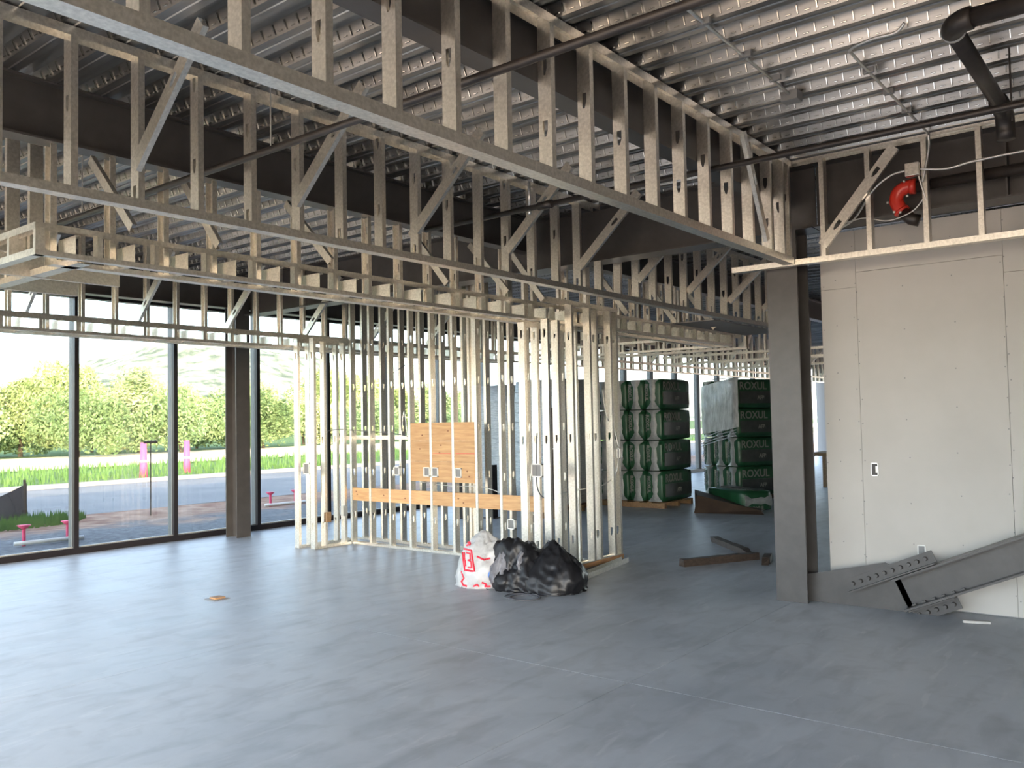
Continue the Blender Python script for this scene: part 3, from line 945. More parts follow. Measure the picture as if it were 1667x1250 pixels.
b = MB(); b.tube(curve_pts([(7.73, 1.72, 3.74), (7.75, 1.69, 3.6), (7.78, 1.66, 3.45)]), 0.007, 8); part('tube', b, SILVERC, cd, True)
for xx in (6.0, 6.5, 7.0, 7.4):
    part('clip', shape_box(xx, xx + 0.03, 1.59, 1.66, 4.06, 4.098), GPLAST, cd)
fp = thing('fire_pipe', 'red grooved pipe elbow joining a black pipe above the gypsum wall', 'pipe', (7.9, 1.95, 3.6))
arc = curve_pts([(7.87, 1.775, 3.69), (7.87, 1.85, 3.695), (7.87, 1.915, 3.66), (7.87, 1.935, 3.59), (7.87, 1.915, 3.53), (7.87, 1.89, 3.485)])
b = MB(); b.tube(arc, [0.058] * len(arc), 14); part('elbow', b, REDP, fp, True)
for (p, q) in ((arc[0], arc[5]), (arc[-5], arc[-1])):
    b = MB(); b.tube([p, q], 0.067, 14); part('coupling', b, REDP, fp, True)
b = MB(); b.tube([(7.87, 1.885, 3.48), (7.87, 1.82, 3.41), (7.88, 1.76, 3.39)], 0.052, 14); part('pipe', b, BLACKP, fp, True)
b = MB(); b.tube([(7.885, 1.77, 3.69), (7.885, -3, 3.69)], 0.048, 12); part('pipe', b, BLACKP, fp, True)
b = MB()
for p in ((7.80, 1.85, 3.73), (7.80, 1.99, 3.57), (7.80, 1.94, 3.48), (7.80, 1.89, 3.47), (7.80, 1.83, 3.60)):
    b.box(p[0] - .008, p[0] + .008, p[1] - .008, p[1] + .008, p[2] - .008, p[2] + .008)
part('coupling_bolts', b, SILVERC, fp)
b = MB(); b.tube(curve_pts([(7.86, 2.40, 3.46), (7.85, 2.2, 3.48), (7.83, 2.0, 3.42), (7.80, 1.8, 3.46), (7.78, 1.7, 3.55)]), 0.006, 6)
single('loose_cable', b, SILVERC, 'pale loose cable sagging below the red pipe elbow', 'cable', True)

# boxes in the gypsum wall
for (y, z, lab, nm) in ((2.322, 1.228, 'small switch box cut into the gypsum wall at hand height', 'switch_box'), (1.945, 0.50, 'open outlet box in the gypsum wall just above the brace', 'outlet_box')):
    t = thing(nm, lab, 'electrical box', (XW, y, z))
    b = MB()
    for (a, b2, c, d) in ((-.033, .033, .052, .060), (-.033, .033, -.060, -.052), (-.033, -.026, -.06, .06), (.026, .033, -.06, .06)):
        b.box(XW - 0.006, XW - 0.0005, y + a, y + b2, z + c, z + d)
    part('rim', b, SILVERC, t)
    part('cavity', shape_box(XW - 0.002, XW - 0.0005, y - 0.026, y + 0.026, z - 0.052, z + 0.052), BLACKP if nm == 'switch_box' else GPLAST, t)
    if nm == 'switch_box':
        part('device', shape_box(XW - 0.004, XW - 0.002, y - 0.026, y - 0.008, z - 0.03, z + 0.03), WPLAST, t)

# ------------------------------------------------------------------ insulation packs
def rounded_box(sx, sy, sz, r, seed, bulge=0.015):
    bmm = bmesh.new()
    nx, ny, nz = max(3, int(sx / 0.1)), max(3, int(sy / 0.08)), max(3, int(sz / 0.08))
    bmesh.ops.create_cube(bmm, size=1.0)
    bmesh.ops.subdivide_edges(bmm, edges=bmm.edges[:], cuts=5, use_grid_fill=True)
    for v in bmm.verts:
        p = Vector((v.co.x * sx, v.co.y * sy, v.co.z * sz))
        q = Vector((max(-sx / 2 + r, min(sx / 2 - r, p.x)), max(-sy / 2 + r, min(sy / 2 - r, p.y)), max(-sz / 2 + r, min(sz / 2 - r, p.z))))
        d = p - q
        if d.length > 1e-6:
            m = max(abs(d.x), abs(d.y), abs(d.z))
            p = q + d.normalized() * m
        nn = noise.noise_vector(Vector((p.x * 4 + seed, p.y * 4, p.z * 4)))
        p += Vector((nn.x, nn.y, nn.z)) * bulge
        v.co = p
    b = MB()
    b.v = [tuple(v.co) for v in bmm.verts]
    b.f = [tuple(v.index for v in f.verts) for f in bmm.faces]
    b.mi = [0] * len(b.f)
    bmm.free()
    return b
PL, PW, PH = 1.20, 0.38, 0.595
PACKM = [rounded_box(PL - 0.004, PW - 0.004, PH - 0.003, 0.05, 3.7 * k, 0.007).mesh('pack', GREEN, True) for k in range(3)]
def print_panels():
    a = MB()                                                        # dark printed panels on the long side (-Y)
    a.box(-PL / 2 + 0.07, PL / 2 - 0.07, -PW / 2 - 0.010, -PW / 2 + 0.01, -0.20, 0.045)
    return a.mesh('printed_panel', DARKF)
PANM = print_panels()
FLAPM = []
for k in range(3):
    rr_ = random.Random(k + 20)
    z0 = -PH / 2 + 0.01
    zs = [z0 + (PH - 0.02) * t / 8 for t in range(9)]
    wv = [0.13, 0.07, 0.05, 0.055, 0.06, 0.065, 0.055, 0.075, 0.14]
    vs, fsx = [], []
    for t, z in enumerate(zs):
        w = wv[t] * rr_.uniform(0.75, 1.25)
        for yy, xx in ((-w, 0.002), (-w * 0.5, -0.014), (0, -0.02), (w * 0.5, -0.014), (w, 0.002)):
            vs.append((-PL / 2 - 0.002 + xx + rr_.uniform(-.003, .003), yy, z))
    for t in range(8):
        for u in range(4):
            a = t * 5 + u
            fsx.append((a, a + 5, a + 6, a + 1))
    b = MB(); b.add(vs, fsx)
    FLAPM.append(b.mesh('end_fold', CLEARF, True))
def text_mesh(body, size, name):
    cu = bpy.data.curves.new(name, 'FONT')
    cu.body = body
    cu.size = size
    cu.extrude = 0.0015
    cu.align_x = 'LEFT'
    cu.offset = 0.004
    cu.materials.append(PRINT)
    tmp = bpy.data.objects.new(name, cu)
    C.objects.link(tmp)
    me = bpy.data.meshes.new_from_object(tmp.evaluated_get(bpy.context.evaluated_depsgraph_get()))
    bpy.data.objects.remove(tmp)
    me.name = name
    return me
TXT = text_mesh('ROXUL', 0.215, 'brand_print')
TXT2 = text_mesh('AFB', 0.11, 'type_print')
TXTE = text_mesh('ROXUL', 0.10, 'end_print')
def addc(name, data, parent, loc, rot=(0, 0, 0)):
    o = bpy.data.objects.new(name, data)
    C.objects.link(o)
    o.parent = parent
    o.location = loc
    o.rotation_euler = rot
    return o
def pack(loc, rz, label, group=None, k=0, front=True, end=True):
    t = bpy.data.objects.new('insulation_pack', PACKM[k % 3])
    C.objects.link(t)
    t.location = loc
    t.rotation_euler = (0, 0, rz)
    t['label'] = label
    t['category'] = 'insulation pack'
    if group:
        t['group'] = group
    if front:
        addc('printed_panel', PANM, t, (0, 0, 0))
        addc('lettering', TXT, t, (-PL / 2 + 0.06, -PW / 2 - 0.006, 0.085), (PI / 2, 0, 0))
        addc('lettering', TXT2, t, (-PL / 2 + 0.52, -PW / 2 - 0.013, -0.12), (PI / 2, 0, 0))
    if end:
        addc('end_fold', FLAPM[k % 3], t, (0, 0, 0))
        addc('lettering', TXTE, t, (-PL / 2 - 0.004, 0.165, 0.20), (PI / 2, PI / 2, -PI / 2))
    return t
def pallet(loc, rz, lab, L=1.2, Wd=1.2):
    t = thing('wood_pallet', lab, 'pallet', loc, rotz=rz)
    for k in range(6):
        y0 = k * Wd / 5.6
        part('deck_board', shape_box(0, L, y0, y0 + 0.10, 0.095, 0.115), PALLETW, t, local=True)
    for k in range(3):
        x0 = k * (L - 0.09) / 2
        part('runner', shape_box(x0, x0 + 0.09, 0, Wd, 0.0, 0.095), PALLETW, t, local=True)
    return t
LEV = ['bottom', 'second', 'third', 'top']
def stack(cx, cy, rz, cols, who, seed=0):
    ca, sa = math.cos(rz), math.sin(rz)
    pallet((cx, cy, 0.0), rz, 'timber pallet under the ' + who, PL, cols * PW)
    for c in range(cols):
        for lev in range(4):
            lx, ly = PL / 2, PW / 2 + c * PW
            p = (cx + lx * ca - ly * sa, cy + lx * sa + ly * ca, 0.117 + PH / 2 + lev * PH)
            col = ['front', 'second', 'third', 'fourth'][c]
            pack(p, rz + random.uniform(-.008, .008), '%s layer green insulation pack in the %s column, %s' % (LEV[lev], col, who), who, k=c + lev + seed, front=(c == 0))
stack(14.66, 7.97, 0.0, 4, 'stack nearest the niche')
stack(16.40, 7.20, math.radians(-26), 3, 'stack beside the front column', 1)
# silvery stretch film hood over the top left of the second stack
hood = thing('stretch_film', 'shiny clear stretch film hood over the stack beside the front column', 'plastic film', (16.4, 7.2, 0), rotz=math.radians(-26))
b = MB()
nz, ny = 12, 14
vs, fsx = [], []
for i in range(nz + 1):
    for j in range(ny + 1):
        ly = -0.02 + (3 * PW + 0.04) * j / ny
        lz = 1.52 + 1.02 * i / nz - 0.16 * (j / ny)
        e = min(1, max(0, (lz - 2.42) / 0.12))
        edge = min(j, ny - j) / ny
        vs.append((-0.035 + 0.05 * e * e + random.uniform(-.006, .006) + (0.04 if edge == 0 else 0), ly, min(lz, 2.53)))
for i in range(nz):
    for j in range(ny):
        a = i * (ny + 1) + j
        fsx.append((a, a + ny + 1, a + ny + 2, a + 1))
b.add(vs, fsx)
b.add([(0.0, -0.02, 2.53), (0.35, -0.02, 2.535), (0.35, 3 * PW + 0.02, 2.535), (0.0, 3 * PW + 0.02, 2.53)], [(0, 1, 2, 3)])
part('film', b, HOODF, hood, True, local=True)
for k in range(4):
    b = MB()
    b.tube([(-0.05, 0.0, 1.52 - 0.055 * k), (-0.06, 0.55, 1.42 - 0.06 * k), (-0.05, 3 * PW, 1.26 - 0.05 * k)], 0.007, 5)
    part('twisted_edge', b, HOODF, hood, local=True)
# fallen pack
fpk = pack((15.25, 6.72, 0.20), math.radians(58), 'single fallen green pack lying on the floor before the second stack', k=1, end=True, front=True)
fpk.rotation_euler = (-PI / 2, 0, math.radians(58))
bb = thing('brown_board', 'dark brown board slumped on the floor before the fallen pack', 'board', (14.6, 6.9, 0))
b = MB()
b.add([(14.25, 7.15, 0), (14.55, 5.95, 0), (14.95, 6.15, 0), (15.2, 7.6, 0), (14.5, 7.2, 0.30), (14.65, 6.05, 0.06), (14.95, 6.15, 0.06), (15.2, 7.6, 0.34)],
      [(0, 1, 5, 4), (1, 2, 6, 5), (2, 3, 7, 6), (3, 0, 4, 7), (4, 5, 6, 7), (0, 3, 2, 1)])
part('board', b, BROWNB, bb)

# wrapped pallets behind the partition
def wrapped(cx, cy, sx, sy, h, lab, m, seed):
    t = thing('wrapped_pallet', lab, 'wrapped pallet', (cx, cy, 0), group=None)
    b = rounded_box(sx, sy, h, 0.10, seed, 0.03)
    b.v = [(v[0] + cx, v[1] + cy, v[2] + 0.12 + h / 2) for v in b.v]
    o = part('wrapped_load', b, m, t, True)
    for k in range(5):
        y0 = cy - sy / 2 + k * (sy - 0.1) / 4
        part('deck_board', shape_box(cx - sx / 2, cx + sx / 2, y0, y0 + 0.1, 0.095, 0.115), PALLETW, t)
    for k in range(3):
        x0 = cx - sx / 2 + k * (sx - 0.09) / 2
        part('runner', shape_box(x0, x0 + 0.09, cy - sy / 2, cy + sy / 2, 0, 0.095), PALLETW, t)
    for k in range(10):
        bb_ = MB()
        z = 0.45 + k * (h - 0.5) / 10
        bb_.tube([(cx - sx / 2 - 0.012, cy - sy / 2, z), (cx - sx / 2 - 0.02, cy, z + 0.05 * (seed % 2 + 0.4)), (cx - sx / 2 - 0.012, cy + sy / 2, z + 0.09 * (seed % 2 + 0.4))], 0.008, 5)
        sub('wrap_ridge', bb_, m, o)
    return t
wrapped(14.0, 12.0 - 0.75, 1.2, 1.0, 2.35, 'silver wrapped load behind the studs nearest the glass wall', SILVERF, 2)
wrapped(13.6, 9.72, 1.2, 1.2, 2.4, 'white and green ribbed wrapped load behind the pine boards', SILVERF, 5)
wrapped(15.6, 11.2, 1.2, 1.1, 2.3, 'pale wrapped load standing behind the silver one', CLEARF, 8)
dd = thing('door_leaf', 'dark brown door leaf leaning against the wrapped load behind the studs', 'door leaf', (12.4, 8.9, 0))
b = MB(); b.box(12.30, 12.345, 8.72, 9.05, 0.35, 1.95); part('leaf', b, BROWNB, dd)
b = MB(); b.box(12.28, 12.299, 8.74, 8.86, 1.22, 1.24); part('handle', b, SILVERC, dd)
b = MB(); b.box(12.25, 12.40, 8.68, 9.10, 0, 0.35); part('crate', b, PALLETW, dd)
# black posts behind the niche
for (px_, py_, lab) in ((11.55, 10.3, 'slim black post behind the niche, the one nearer the glass'), (11.8, 9.85, 'slim black post behind the niche, the one nearer the pallets')):
    t = thing('black_post', lab, 'post', (px_, py_, 0))
    part('post', shape_box(px_, px_ + 0.13, py_, py_ + 0.13, 0.012, 0.95), FRAME, t)
    part('foot', shape_box(px_ - 0.06, px_ + 0.19, py_ - 0.06, py_ + 0.19, 0, 0.012), FRAME, t)

# ------------------------------------------------------------------ things on the floor
def bar(name, p, q, w, h, m, label, cat, jag=0.0, seed=0):
    p, q = Vector(p), Vector(q)
    ax_ = (q - p)
    L = ax_.length
    ax_.normalize()
    side = Vector((0, 0, 1)).cross(ax_).normalized()
    upv = ax_.cross(side)
    n = 10
    r_ = random.Random(seed)
    b = MB()
    vs, fsx = [], []
    for i in range(n + 1):
        c = p + ax_ * (L * i / n)
        s = 1.0 if i < n - 1 else 1 - jag * r_.random()
        for (u, v) in ((-1, 0), (1, 0), (1, 1), (-1, 1)):
            vs.append(c + side * (u * w / 2 * s + r_.uniform(-.004, .004)) + upv * (v * h * s + (r_.uniform(-.004, .004) if v else 0)) + ax_ * (r_.uniform(-1, 1) * jag * 0.06 if i in (0, n) else 0))
    for i in range(n):
        for k in range(4):
            k2 = (k + 1) % 4
            fsx.append((i * 4 + k, i * 4 + k2, (i + 1) * 4 + k2, (i + 1) * 4 + k))
    fsx += [(3, 2, 1, 0), tuple(n * 4 + k for k in range(4))]
    b.add(vs, fsx)
    return single(name, b, m, label, cat)
bar('timber_offcut', (9.10, 4.74, 0.001), (10.05, 4.22, 0.001), 0.10, 0.085, TIMBER, 'long square dark timber offcut on the floor left of the column', 'timber', 0.1, 1)
bar('timber_offcut', (11.15, 5.30, 0.001), (10.12, 4.29, 0.004), 0.11, 0.07, TIMBER, 'split weathered timber lying behind the square offcut', 'timber', 0.7, 2)
bar('timber_offcut', (10.10, 4.10, 0.001), (9.72, 3.98, 0.001), 0.09, 0.07, TIMBER, 'short broken timber piece next to the column foot', 'timber', 0.9, 3)

def blob(name, c, size, seed, m, label, cat, crumple=0.10, top_pinch=0.0, lean=(0, 0), sub_=5, flat=0.35):
    bmm = bmesh.new()
    bmesh.ops.create_icosphere(bmm, subdivisions=sub_, radius=1.0)
    for v in bmm.verts:
        p = v.co.copy()
        f1 = noise.noise(p * 1.3 + Vector((seed, 0, 0)))
        f2 = 1 - abs(noise.noise(p * 2.7 + Vector((0, seed, 0)))) * 2
        f3 = 1 - abs(noise.noise(p * 6.0 + Vector((0, 0, seed)))) * 2
        f4 = 1 - abs(noise.noise(Vector((p.x * 9, p.y * 9, p.z * 3)) + Vector((seed, seed, 0)))) * 2
        p *= 1 + crumple * (1.3 * f1 + 0.5 * f2 + 0.30 * f3 + 0.16 * f4)
        if p.z < -flat:
            p.z = -flat - (p.z + flat) * 0.02
            p.x *= 1.06
            p.y *= 1.06
        if top_pinch and p.z > 0.1:
            k = 1 - top_pinch * (p.z - 0.1)
            p.x *= k
            p.y *= k
        h = (p.z + flat) / (1 + flat)
        v.co = Vector((p.x * size[0] + lean[0] * h, p.y * size[1] + lean[1] * h, h * size[2]))
    zmin = min(v.co.z for v in bmm.verts)
    b = MB()
    b.v = [(v.co.x, v.co.y, v.co.z - zmin + 0.001) for v in bmm.verts]
    b.f = [tuple(v.index for v in f.verts) for f in bmm.faces]
    b.mi = [0] * len(b.f)
    bmm.free()
    o = bpy.data.objects.new(name, b.mesh(name, m, True))
    C.objects.link(o)
    o.location = c
    if label:
        o['label'] = label
        o['category'] = cat
    return o
wb = blob('plastic_bag', (6.98, 6.03, 0), (0.22, 0.27, 0.52), 4.2, WHITEBAG, 'white translucent carrier bag with red print on the floor before the niche', 'bag', 0.13, 0.12, lean=(0.03, -0.06))
k1 = blob('trash_bag', (7.12, 5.62, 0), (0.27, 0.32, 0.45), 9.1, BLACKBAG, 'crumpled black bag with clear film and a blue label, middle of the three bags', 'bag', 0.30, 0.1)
k2 = blob('trash_bag', (7.20, 5.20, 0), (0.28, 0.33, 0.45), 15.3, BLACKBAG, 'plain black bag slumped against the foot of the stud partition', 'bag', 0.16, 0.45)
# clear film draped over the middle bag, and label
fm = blob('film_patch', (-0.14, 0.06, 0.02), (0.16, 0.10, 0.30), 21.0, BAGFILM, None, None, 0.4, 0.4, sub_=4)
fm2 = blob('film_patch', (-0.05, -0.16, 0.22), (0.12, 0.07, 0.20), 33.0, BAGFILM, None, None, 0.4, 0.4, sub_=4)
fm2.parent = k1
fm.parent = k1
lb = blob('blue_label', (-0.27, 0.13, 0.12), (0.03, 0.05, 0.07), 2.0, LABELB, None, None, 0.2, 0.2, sub_=2)
lb.parent = k1
fl = blob('torn_flap', (-0.02, 0.33, 0.05), (0.16, 0.14, 0.26), 31.0, BLACKBAG, None, None, 0.35, 0.2, sub_=4)
fl.parent = k1
# red print on the white bag: a boxed 13 and scribbles wrapped on the surface
bpy.context.view_layer.update()
def decal(strokes, obj, name, w=0.012):
    b = MB()
    deps = None
    inv = obj.matrix_world.inverted()
    from mathutils.bvhtree import BVHTree
    me = obj.data
    tree = BVHTree.FromPolygons([v.co for v in me.vertices], [p.vertices for p in me.polygons])
    camp = inv @ Vector((0, 0, 1.75))
    for st in strokes:
        pts = []
        for i in range(len(st) - 1):
            for t in range(5):
                f = t / 5
                pts.append((st[i][0] * (1 - f) + st[i + 1][0] * f, st[i][1] * (1 - f) + st[i + 1][1] * f))
        pts.append(st[-1])
        vs = []
        for (u, z) in pts:
            tgt = Vector((0, 0, z)) + Vector((-0.62, 0.78, 0)) * -u
            d = Vector((0.78, 0.62, 0))
            hit = tree.ray_cast(tgt - d * 1.0, d)
            if hit[0] is None:
                continue
            vs.append(hit[0] - d * 0.004)
        if len(vs) > 1:
            b.tube(vs, w / 2, 5)
    o = bpy.data.objects.new(name, b.mesh(name, REDINK))
    C.objects.link(o)
    o.parent = obj
    return o
BXX = [[(-0.185, 0.385), (-0.15, 0.185), (-0.045, 0.185), (-0.08, 0.385), (-0.185, 0.385)]]
THREE = [[(-0.135, 0.355), (-0.095, 0.355), (-0.09, 0.295), (-0.115, 0.288), (-0.085, 0.28), (-0.075, 0.22), (-0.115, 0.215)]]
ONE = [[(-0.158, 0.35), (-0.138, 0.225)]]
FLG = [[(-0.21, 0.415), (-0.10, 0.455), (-0.09, 0.435), (-0.20, 0.405)]]
decal(FLG + BXX, wb, 'red_print', 0.022)
decal(THREE + ONE, wb, 'red_print', 0.016)
decal([[(-0.19, 0.16), (-0.16, 0.10), (-0.19, 0.06), (-0.17, 0.03), (-0.13, 0.025)], [(-0.06, 0.03), (-0.02, 0.05), (0.0, 0.03)], [(0.03, 0.07), (0.08, 0.05), (0.06, 0.03), (0.12, 0.03)], [(-0.02, 0.33), (0.06, 0.30), (0.12, 0.31)]], wb, 'red_print', 0.020)
wc = MB()
wc.tube(curve_pts([(6.93, 5.86, 0.01), (6.80, 5.78, 0.006), (6.85, 5.62, 0.006), (6.98, 5.55, 0.006)]), 0.004, 6)
pts = []
for t in range(49):
    a = t / 24 * 2 * PI
    r_ = 0.19 if t > 24 else 0.15
    pts.append((6.63 + r_ * 0.8 * math.cos(a) + 0.05, 5.20 + r_ * math.sin(a) + (0.02 if t > 24 else 0), 0.006 + 0.0002 * t))
wc.tube(pts, 0.0065, 6)
single('wire_coil', wc, CABLE, 'thin black wire coil lying on the floor before the black bags', 'wire', True)
fb = thing('floor_box', 'small dark floor outlet cover on the slab left of centre', 'floor outlet', (4.55, 8.2, 0))
# position on the slab: beside the cross joint
def fl_at(x, y):
    return x, y
fx, fy_ = 4.96, 7.80
BASE[fb.name] = Vector((fx, fy_, 0)); fb.location = (fx, fy_, 0)
part('cover', shape_box(fx - 0.09, fx + 0.09, fy_ - 0.09, fy_ + 0.09, 0.0005, 0.006), GPLAST, fb)
part('lid', shape_box(fx - 0.05, fx + 0.06, fy_ - 0.05, fy_ + 0.06, 0.006, 0.02), PLATE, fb)
sb = MB()
sb.obox((7.90, 1.55, 0.001), Vector((0.35, -1, 0)).normalized(), Vector((1, 0.35, 0)).normalized(), (0, 0, 1), 0.20, 0.05, 0.02)
single('board_scrap', sb, DRYWALL, 'pale scrap of board on the floor under the brace', 'scrap')
sb = MB()
sb.obox((7.3, 0.9, 0.001), Vector((0.2, -1, 0)).normalized(), Vector((1, 0.2, 0)).normalized(), (0, 0, 1), 0.22, 0.03, 0.012)
single('board_scrap', sb, DRYWALL, 'small white scrap on the floor at the right edge', 'scrap')

# far bench and duct seen between column and wall
bn = thing('work_bench', 'low wooden work bench far beyond the column gap', 'bench', (20.2, 6.4, 0))
part('top', shape_box(19.6, 20.8, 5.6, 7.0, 0.80, 0.86), PALLETW, bn)
for (a, b_) in ((19.65, 5.65), (20.7, 5.65), (19.65, 6.9), (20.7, 6.9)):
    part('leg', shape_box(a, a + 0.08, b_, b_ + 0.08, 0, 0.80), PALLETW, bn)
dr = thing('duct_roll', 'tall pale duct section standing far beyond the column gap', 'duct', (20.2, 6.3, 0.86))
b = MB(); b.tube([(20.2, 6.35, 0.862), (20.2, 6.35, 2.75)], 0.20, 20); part('duct', b, DUCT, dr, True)
b = MB(); b.tube([(20.2, 6.35, 2.70), (20.2, 6.35, 2.78)], 0.22, 20); part('rim', b, DUCT, dr, True)

# ------------------------------------------------------------------ outside
def ground(name, x0, x1, y0, y1, z, m, amp=0.0, nx=40, ny=12):
    b = MB()
    vs, fsx = [], []
    for j in range(ny + 1):
        for i in range(nx + 1):
            x_ = x0 + (x1 - x0) * i / nx
            y_ = y0 + (y1 - y0) * j / ny
            e = 0 if j in (0, ny) else 1
            vs.append((x_, y_, z + amp * e * noise.noise(Vector((x_ * 0.5, y_ * 0.5, 3.3)))))
    for j in range(ny):
        for i in range(nx):
            a = j * (nx + 1) + i
            fsx.append((a, a + 1, a + nx + 2, a + nx + 1))
    b.add(vs, fsx)
    return structure(name, b, m, None, True)
GZ = -0.16
structure('ground', shape_box(-300, 400, -250, 500, -0.9, GZ - 0.1), DIRT)
def site_mat():
    m = mat('site_ground', (0.05, 0.056, 0.066), 0.9, 0, (0.24, 0.245, 0.255), 7, detail=12, bump=0.5, bscale=12, lo=0.3, hi=0.72)
    nt = m.node_tree
    b = nt.nodes['Principled BSDF']
    src = b.inputs['Base Color'].links[0].from_socket
    tc = nt.nodes.new('ShaderNodeTexCoord')
    sx = nt.nodes.new('ShaderNodeSeparateXYZ')
    nt.links.new(tc.outputs['Object'], sx.inputs[0])
    n = nt.nodes.new('ShaderNodeTexNoise')
    n.inputs['Scale'].default_value = 0.55
    n.inputs['Detail'].default_value = 8
    n.inputs['Roughness'].default_value = 0.6
    nt.links.new(tc.outputs['Object'], n.inputs['Vector'])
    ma = nt.nodes.new('ShaderNodeMath'); ma.operation = 'MULTIPLY_ADD'; ma.inputs[1].default_value = 9.0
    nt.links.new(n.outputs['Fac'], ma.inputs[0]); nt.links.new(sx.outputs['Y'], ma.inputs[2])
    mr = nt.nodes.new('ShaderNodeMapRange')
    mr.inputs['From Min'].default_value = 20.2
    mr.inputs['From Max'].default_value = 21.6
    nt.links.new(ma.outputs[0], mr.inputs[0])
    n2 = nt.nodes.new('ShaderNodeTexNoise')
    n2.inputs['Scale'].default_value = 2.2
    n2.inputs['Detail'].default_value = 10
    nt.links.new(tc.outputs['Object'], n2.inputs['Vector'])
    cr = nt.nodes.new('ShaderNodeValToRGB')
    cr.color_ramp.elements[0].position = 0.35; cr.color_ramp.elements[0].color = (0.20, 0.085, 0.045, 1)
    cr.color_ramp.elements[1].position = 0.66; cr.color_ramp.elements[1].color = (0.40, 0.27, 0.19, 1)
    nt.links.new(n2.outputs['Fac'], cr.inputs[0])
    mx = nt.nodes.new('ShaderNodeMix'); mx.data_type = 'RGBA'
    nt.links.new(mr.outputs[0], mx.inputs['Factor'])
    nt.links.new(src, mx.inputs['A'])
    nt.links.new(cr.outputs[0], mx.inputs['B'])
    nt.links.new(mx.outputs['Result'], b.inputs['Base Color'])
    return m
ground('ground_site', -30, 60, 12.5, 19.3, GZ, site_mat(), 0.07, 160, 16)
structure('road', shape_box(-60, 90, 19.25, 28.6, GZ - 0.1, GZ + 0.005), ASPH)
structure('kerb', shape_box(-60, 90, 28.6, 29.0, GZ - 0.1, GZ + 0.13), KERB)
ground('verge', -60, 120, 29.0, 40.0, GZ + 0.06, GRASSG, 0.06, 80, 8)
ground('field', -120, 200, 40.0, 58.0, GZ + 0.10, FIELD, 0.1, 40, 6)
ground('meadow', -200, 320, 58.0, 240.0, GZ + 0.10, GRASSG, 0.3, 40, 10)
ground('forecourt', -80, -4.8, -60, 60, GZ + 0.02, PALECLAY, 0.05, 10, 10)
# verge grass blades, one uncountable mass
gb = MB()
rg = random.Random(8)
for k in range(15000):
    x_, y_ = rg.uniform(-2, 60), 29.1 + 11.2 * rg.random()
    if y_ < 38.5 and rg.random() < 0.35:
        continue
    h = rg.uniform(0.12, 0.42)
    a = rg.uniform(0, PI)
    w = 0.035
    dx, dy = math.cos(a) * w, math.sin(a) * w
    gb.add([(x_ - dx, y_ - dy, GZ), (x_ + dx, y_ + dy, GZ), (x_ + rg.uniform(-.08, .08), y_ + rg.uniform(-.08, .08), GZ + 0.06 + h)], [(0, 1, 2)])
for k in range(2500):
    x_, y_ = rg.uniform(4.5, 8.6), rg.uniform(17.6, 19.5)
    if (x_ - 6.6) ** 2 / 4 + (y_ - 18.5) ** 2 > 1:
        continue
    h = rg.uniform(0.06, 0.24)
    gb.add([(x_ - .02, y_, GZ), (x_ + .02, y_, GZ), (x_ + rg.uniform(-.05, .05), y_, GZ + h)], [(0, 1, 2)])
go = structure('grass', gb, GRASS)
go['kind'] = 'stuff'
del go['kind']
go['kind'] = 'stuff'
go['label'] = 'tall green grass along the far side of the road'
go['category'] = 'grass'
# hill
hb = MB()
vs, fsx = [], []
nx, ny = 70, 16
for j in range(ny + 1):
    for i in range(nx + 1):
        x_ = -150 + 800 * i / nx
        y_ = 240 + 260 * j / ny
        prof = math.sin(PI / 2 * j / ny)
        az = x_ / y_
        hh = 4 + 54 * math.exp(-((az - 0.66) / 0.30) ** 2)
        vs.append((x_, y_, GZ + hh * prof * (0.9 + 0.25 * noise.noise(Vector((x_ * 0.02, y_ * 0.02, 0)))) + 3.0 * noise.noise(Vector((x_ * 0.12, y_ * 0.12, 5))) * prof))
for j in range(ny):
    for i in range(nx):
        a = j * (nx + 1) + i
        fsx.append((a, a + 1, a + nx + 2, a + nx + 1))
hb.add(vs, fsx)
structure('hill', hb, HILL, None, False)
# trees: three kinds, each its own crown and trunk
def tree_meshes(h, w, seed, n):
    r_ = random.Random(seed)
    cb = MB()
    cl = [(r_.uniform(-.55, .55) * w, r_.uniform(-.55, .55) * w, h * r_.uniform(0.28, 0.9), r_.uniform(.22, .40) * w) for _ in range(16)]
    cl.append((0, 0, h * 0.9, 0.25 * w))
    for k in range(n):
        c = r_.choice(cl)
        d = Vector((r_.gauss(0, 1), r_.gauss(0, 1), r_.gauss(0, 1))).normalized()
        s = 1 - 0.35 * max(0, (c[2] / h - 0.5))
        p = Vector(c[:3]) + d * c[3] * r_.uniform(0.65, 1.05)
        p.z = max(0.08 * h, p.z)
        p.x *= s * (1.15 - 0.75 * max(0, p.z / h - 0.35))
        p.y *= s
        a = Vector((r_.gauss(0, 1), r_.gauss(0, 1), r_.gauss(0, 1))).normalized()
        b_ = a.orthogonal().normalized()
        L = 0.018 * w * r_.uniform(0.6, 1.6) + 0.045
        cb.add([p - a * L, p + b_ * L * 0.5, p + a * L, p - b_ * L * 0.5], [(0, 1, 2, 3)])
    tb = MB()
    tb.tube([(0, 0, -0.2), (0.05 * w, 0.02, 0.3 * h), (0, 0, 0.7 * h)], [0.035 * h, 0.025 * h, 0.01 * h], 7)
    for k in range(5):
        a = k * 1.3
        tb.tube([(0.03 * w, 0, 0.25 * h + 0.08 * h * k), (0.3 * w * math.cos(a), 0.3 * w * math.sin(a), 0.45 * h + 0.09 * h * k)], [0.012 * h, 0.004 * h], 5)
    return cb, tb
KIND = []
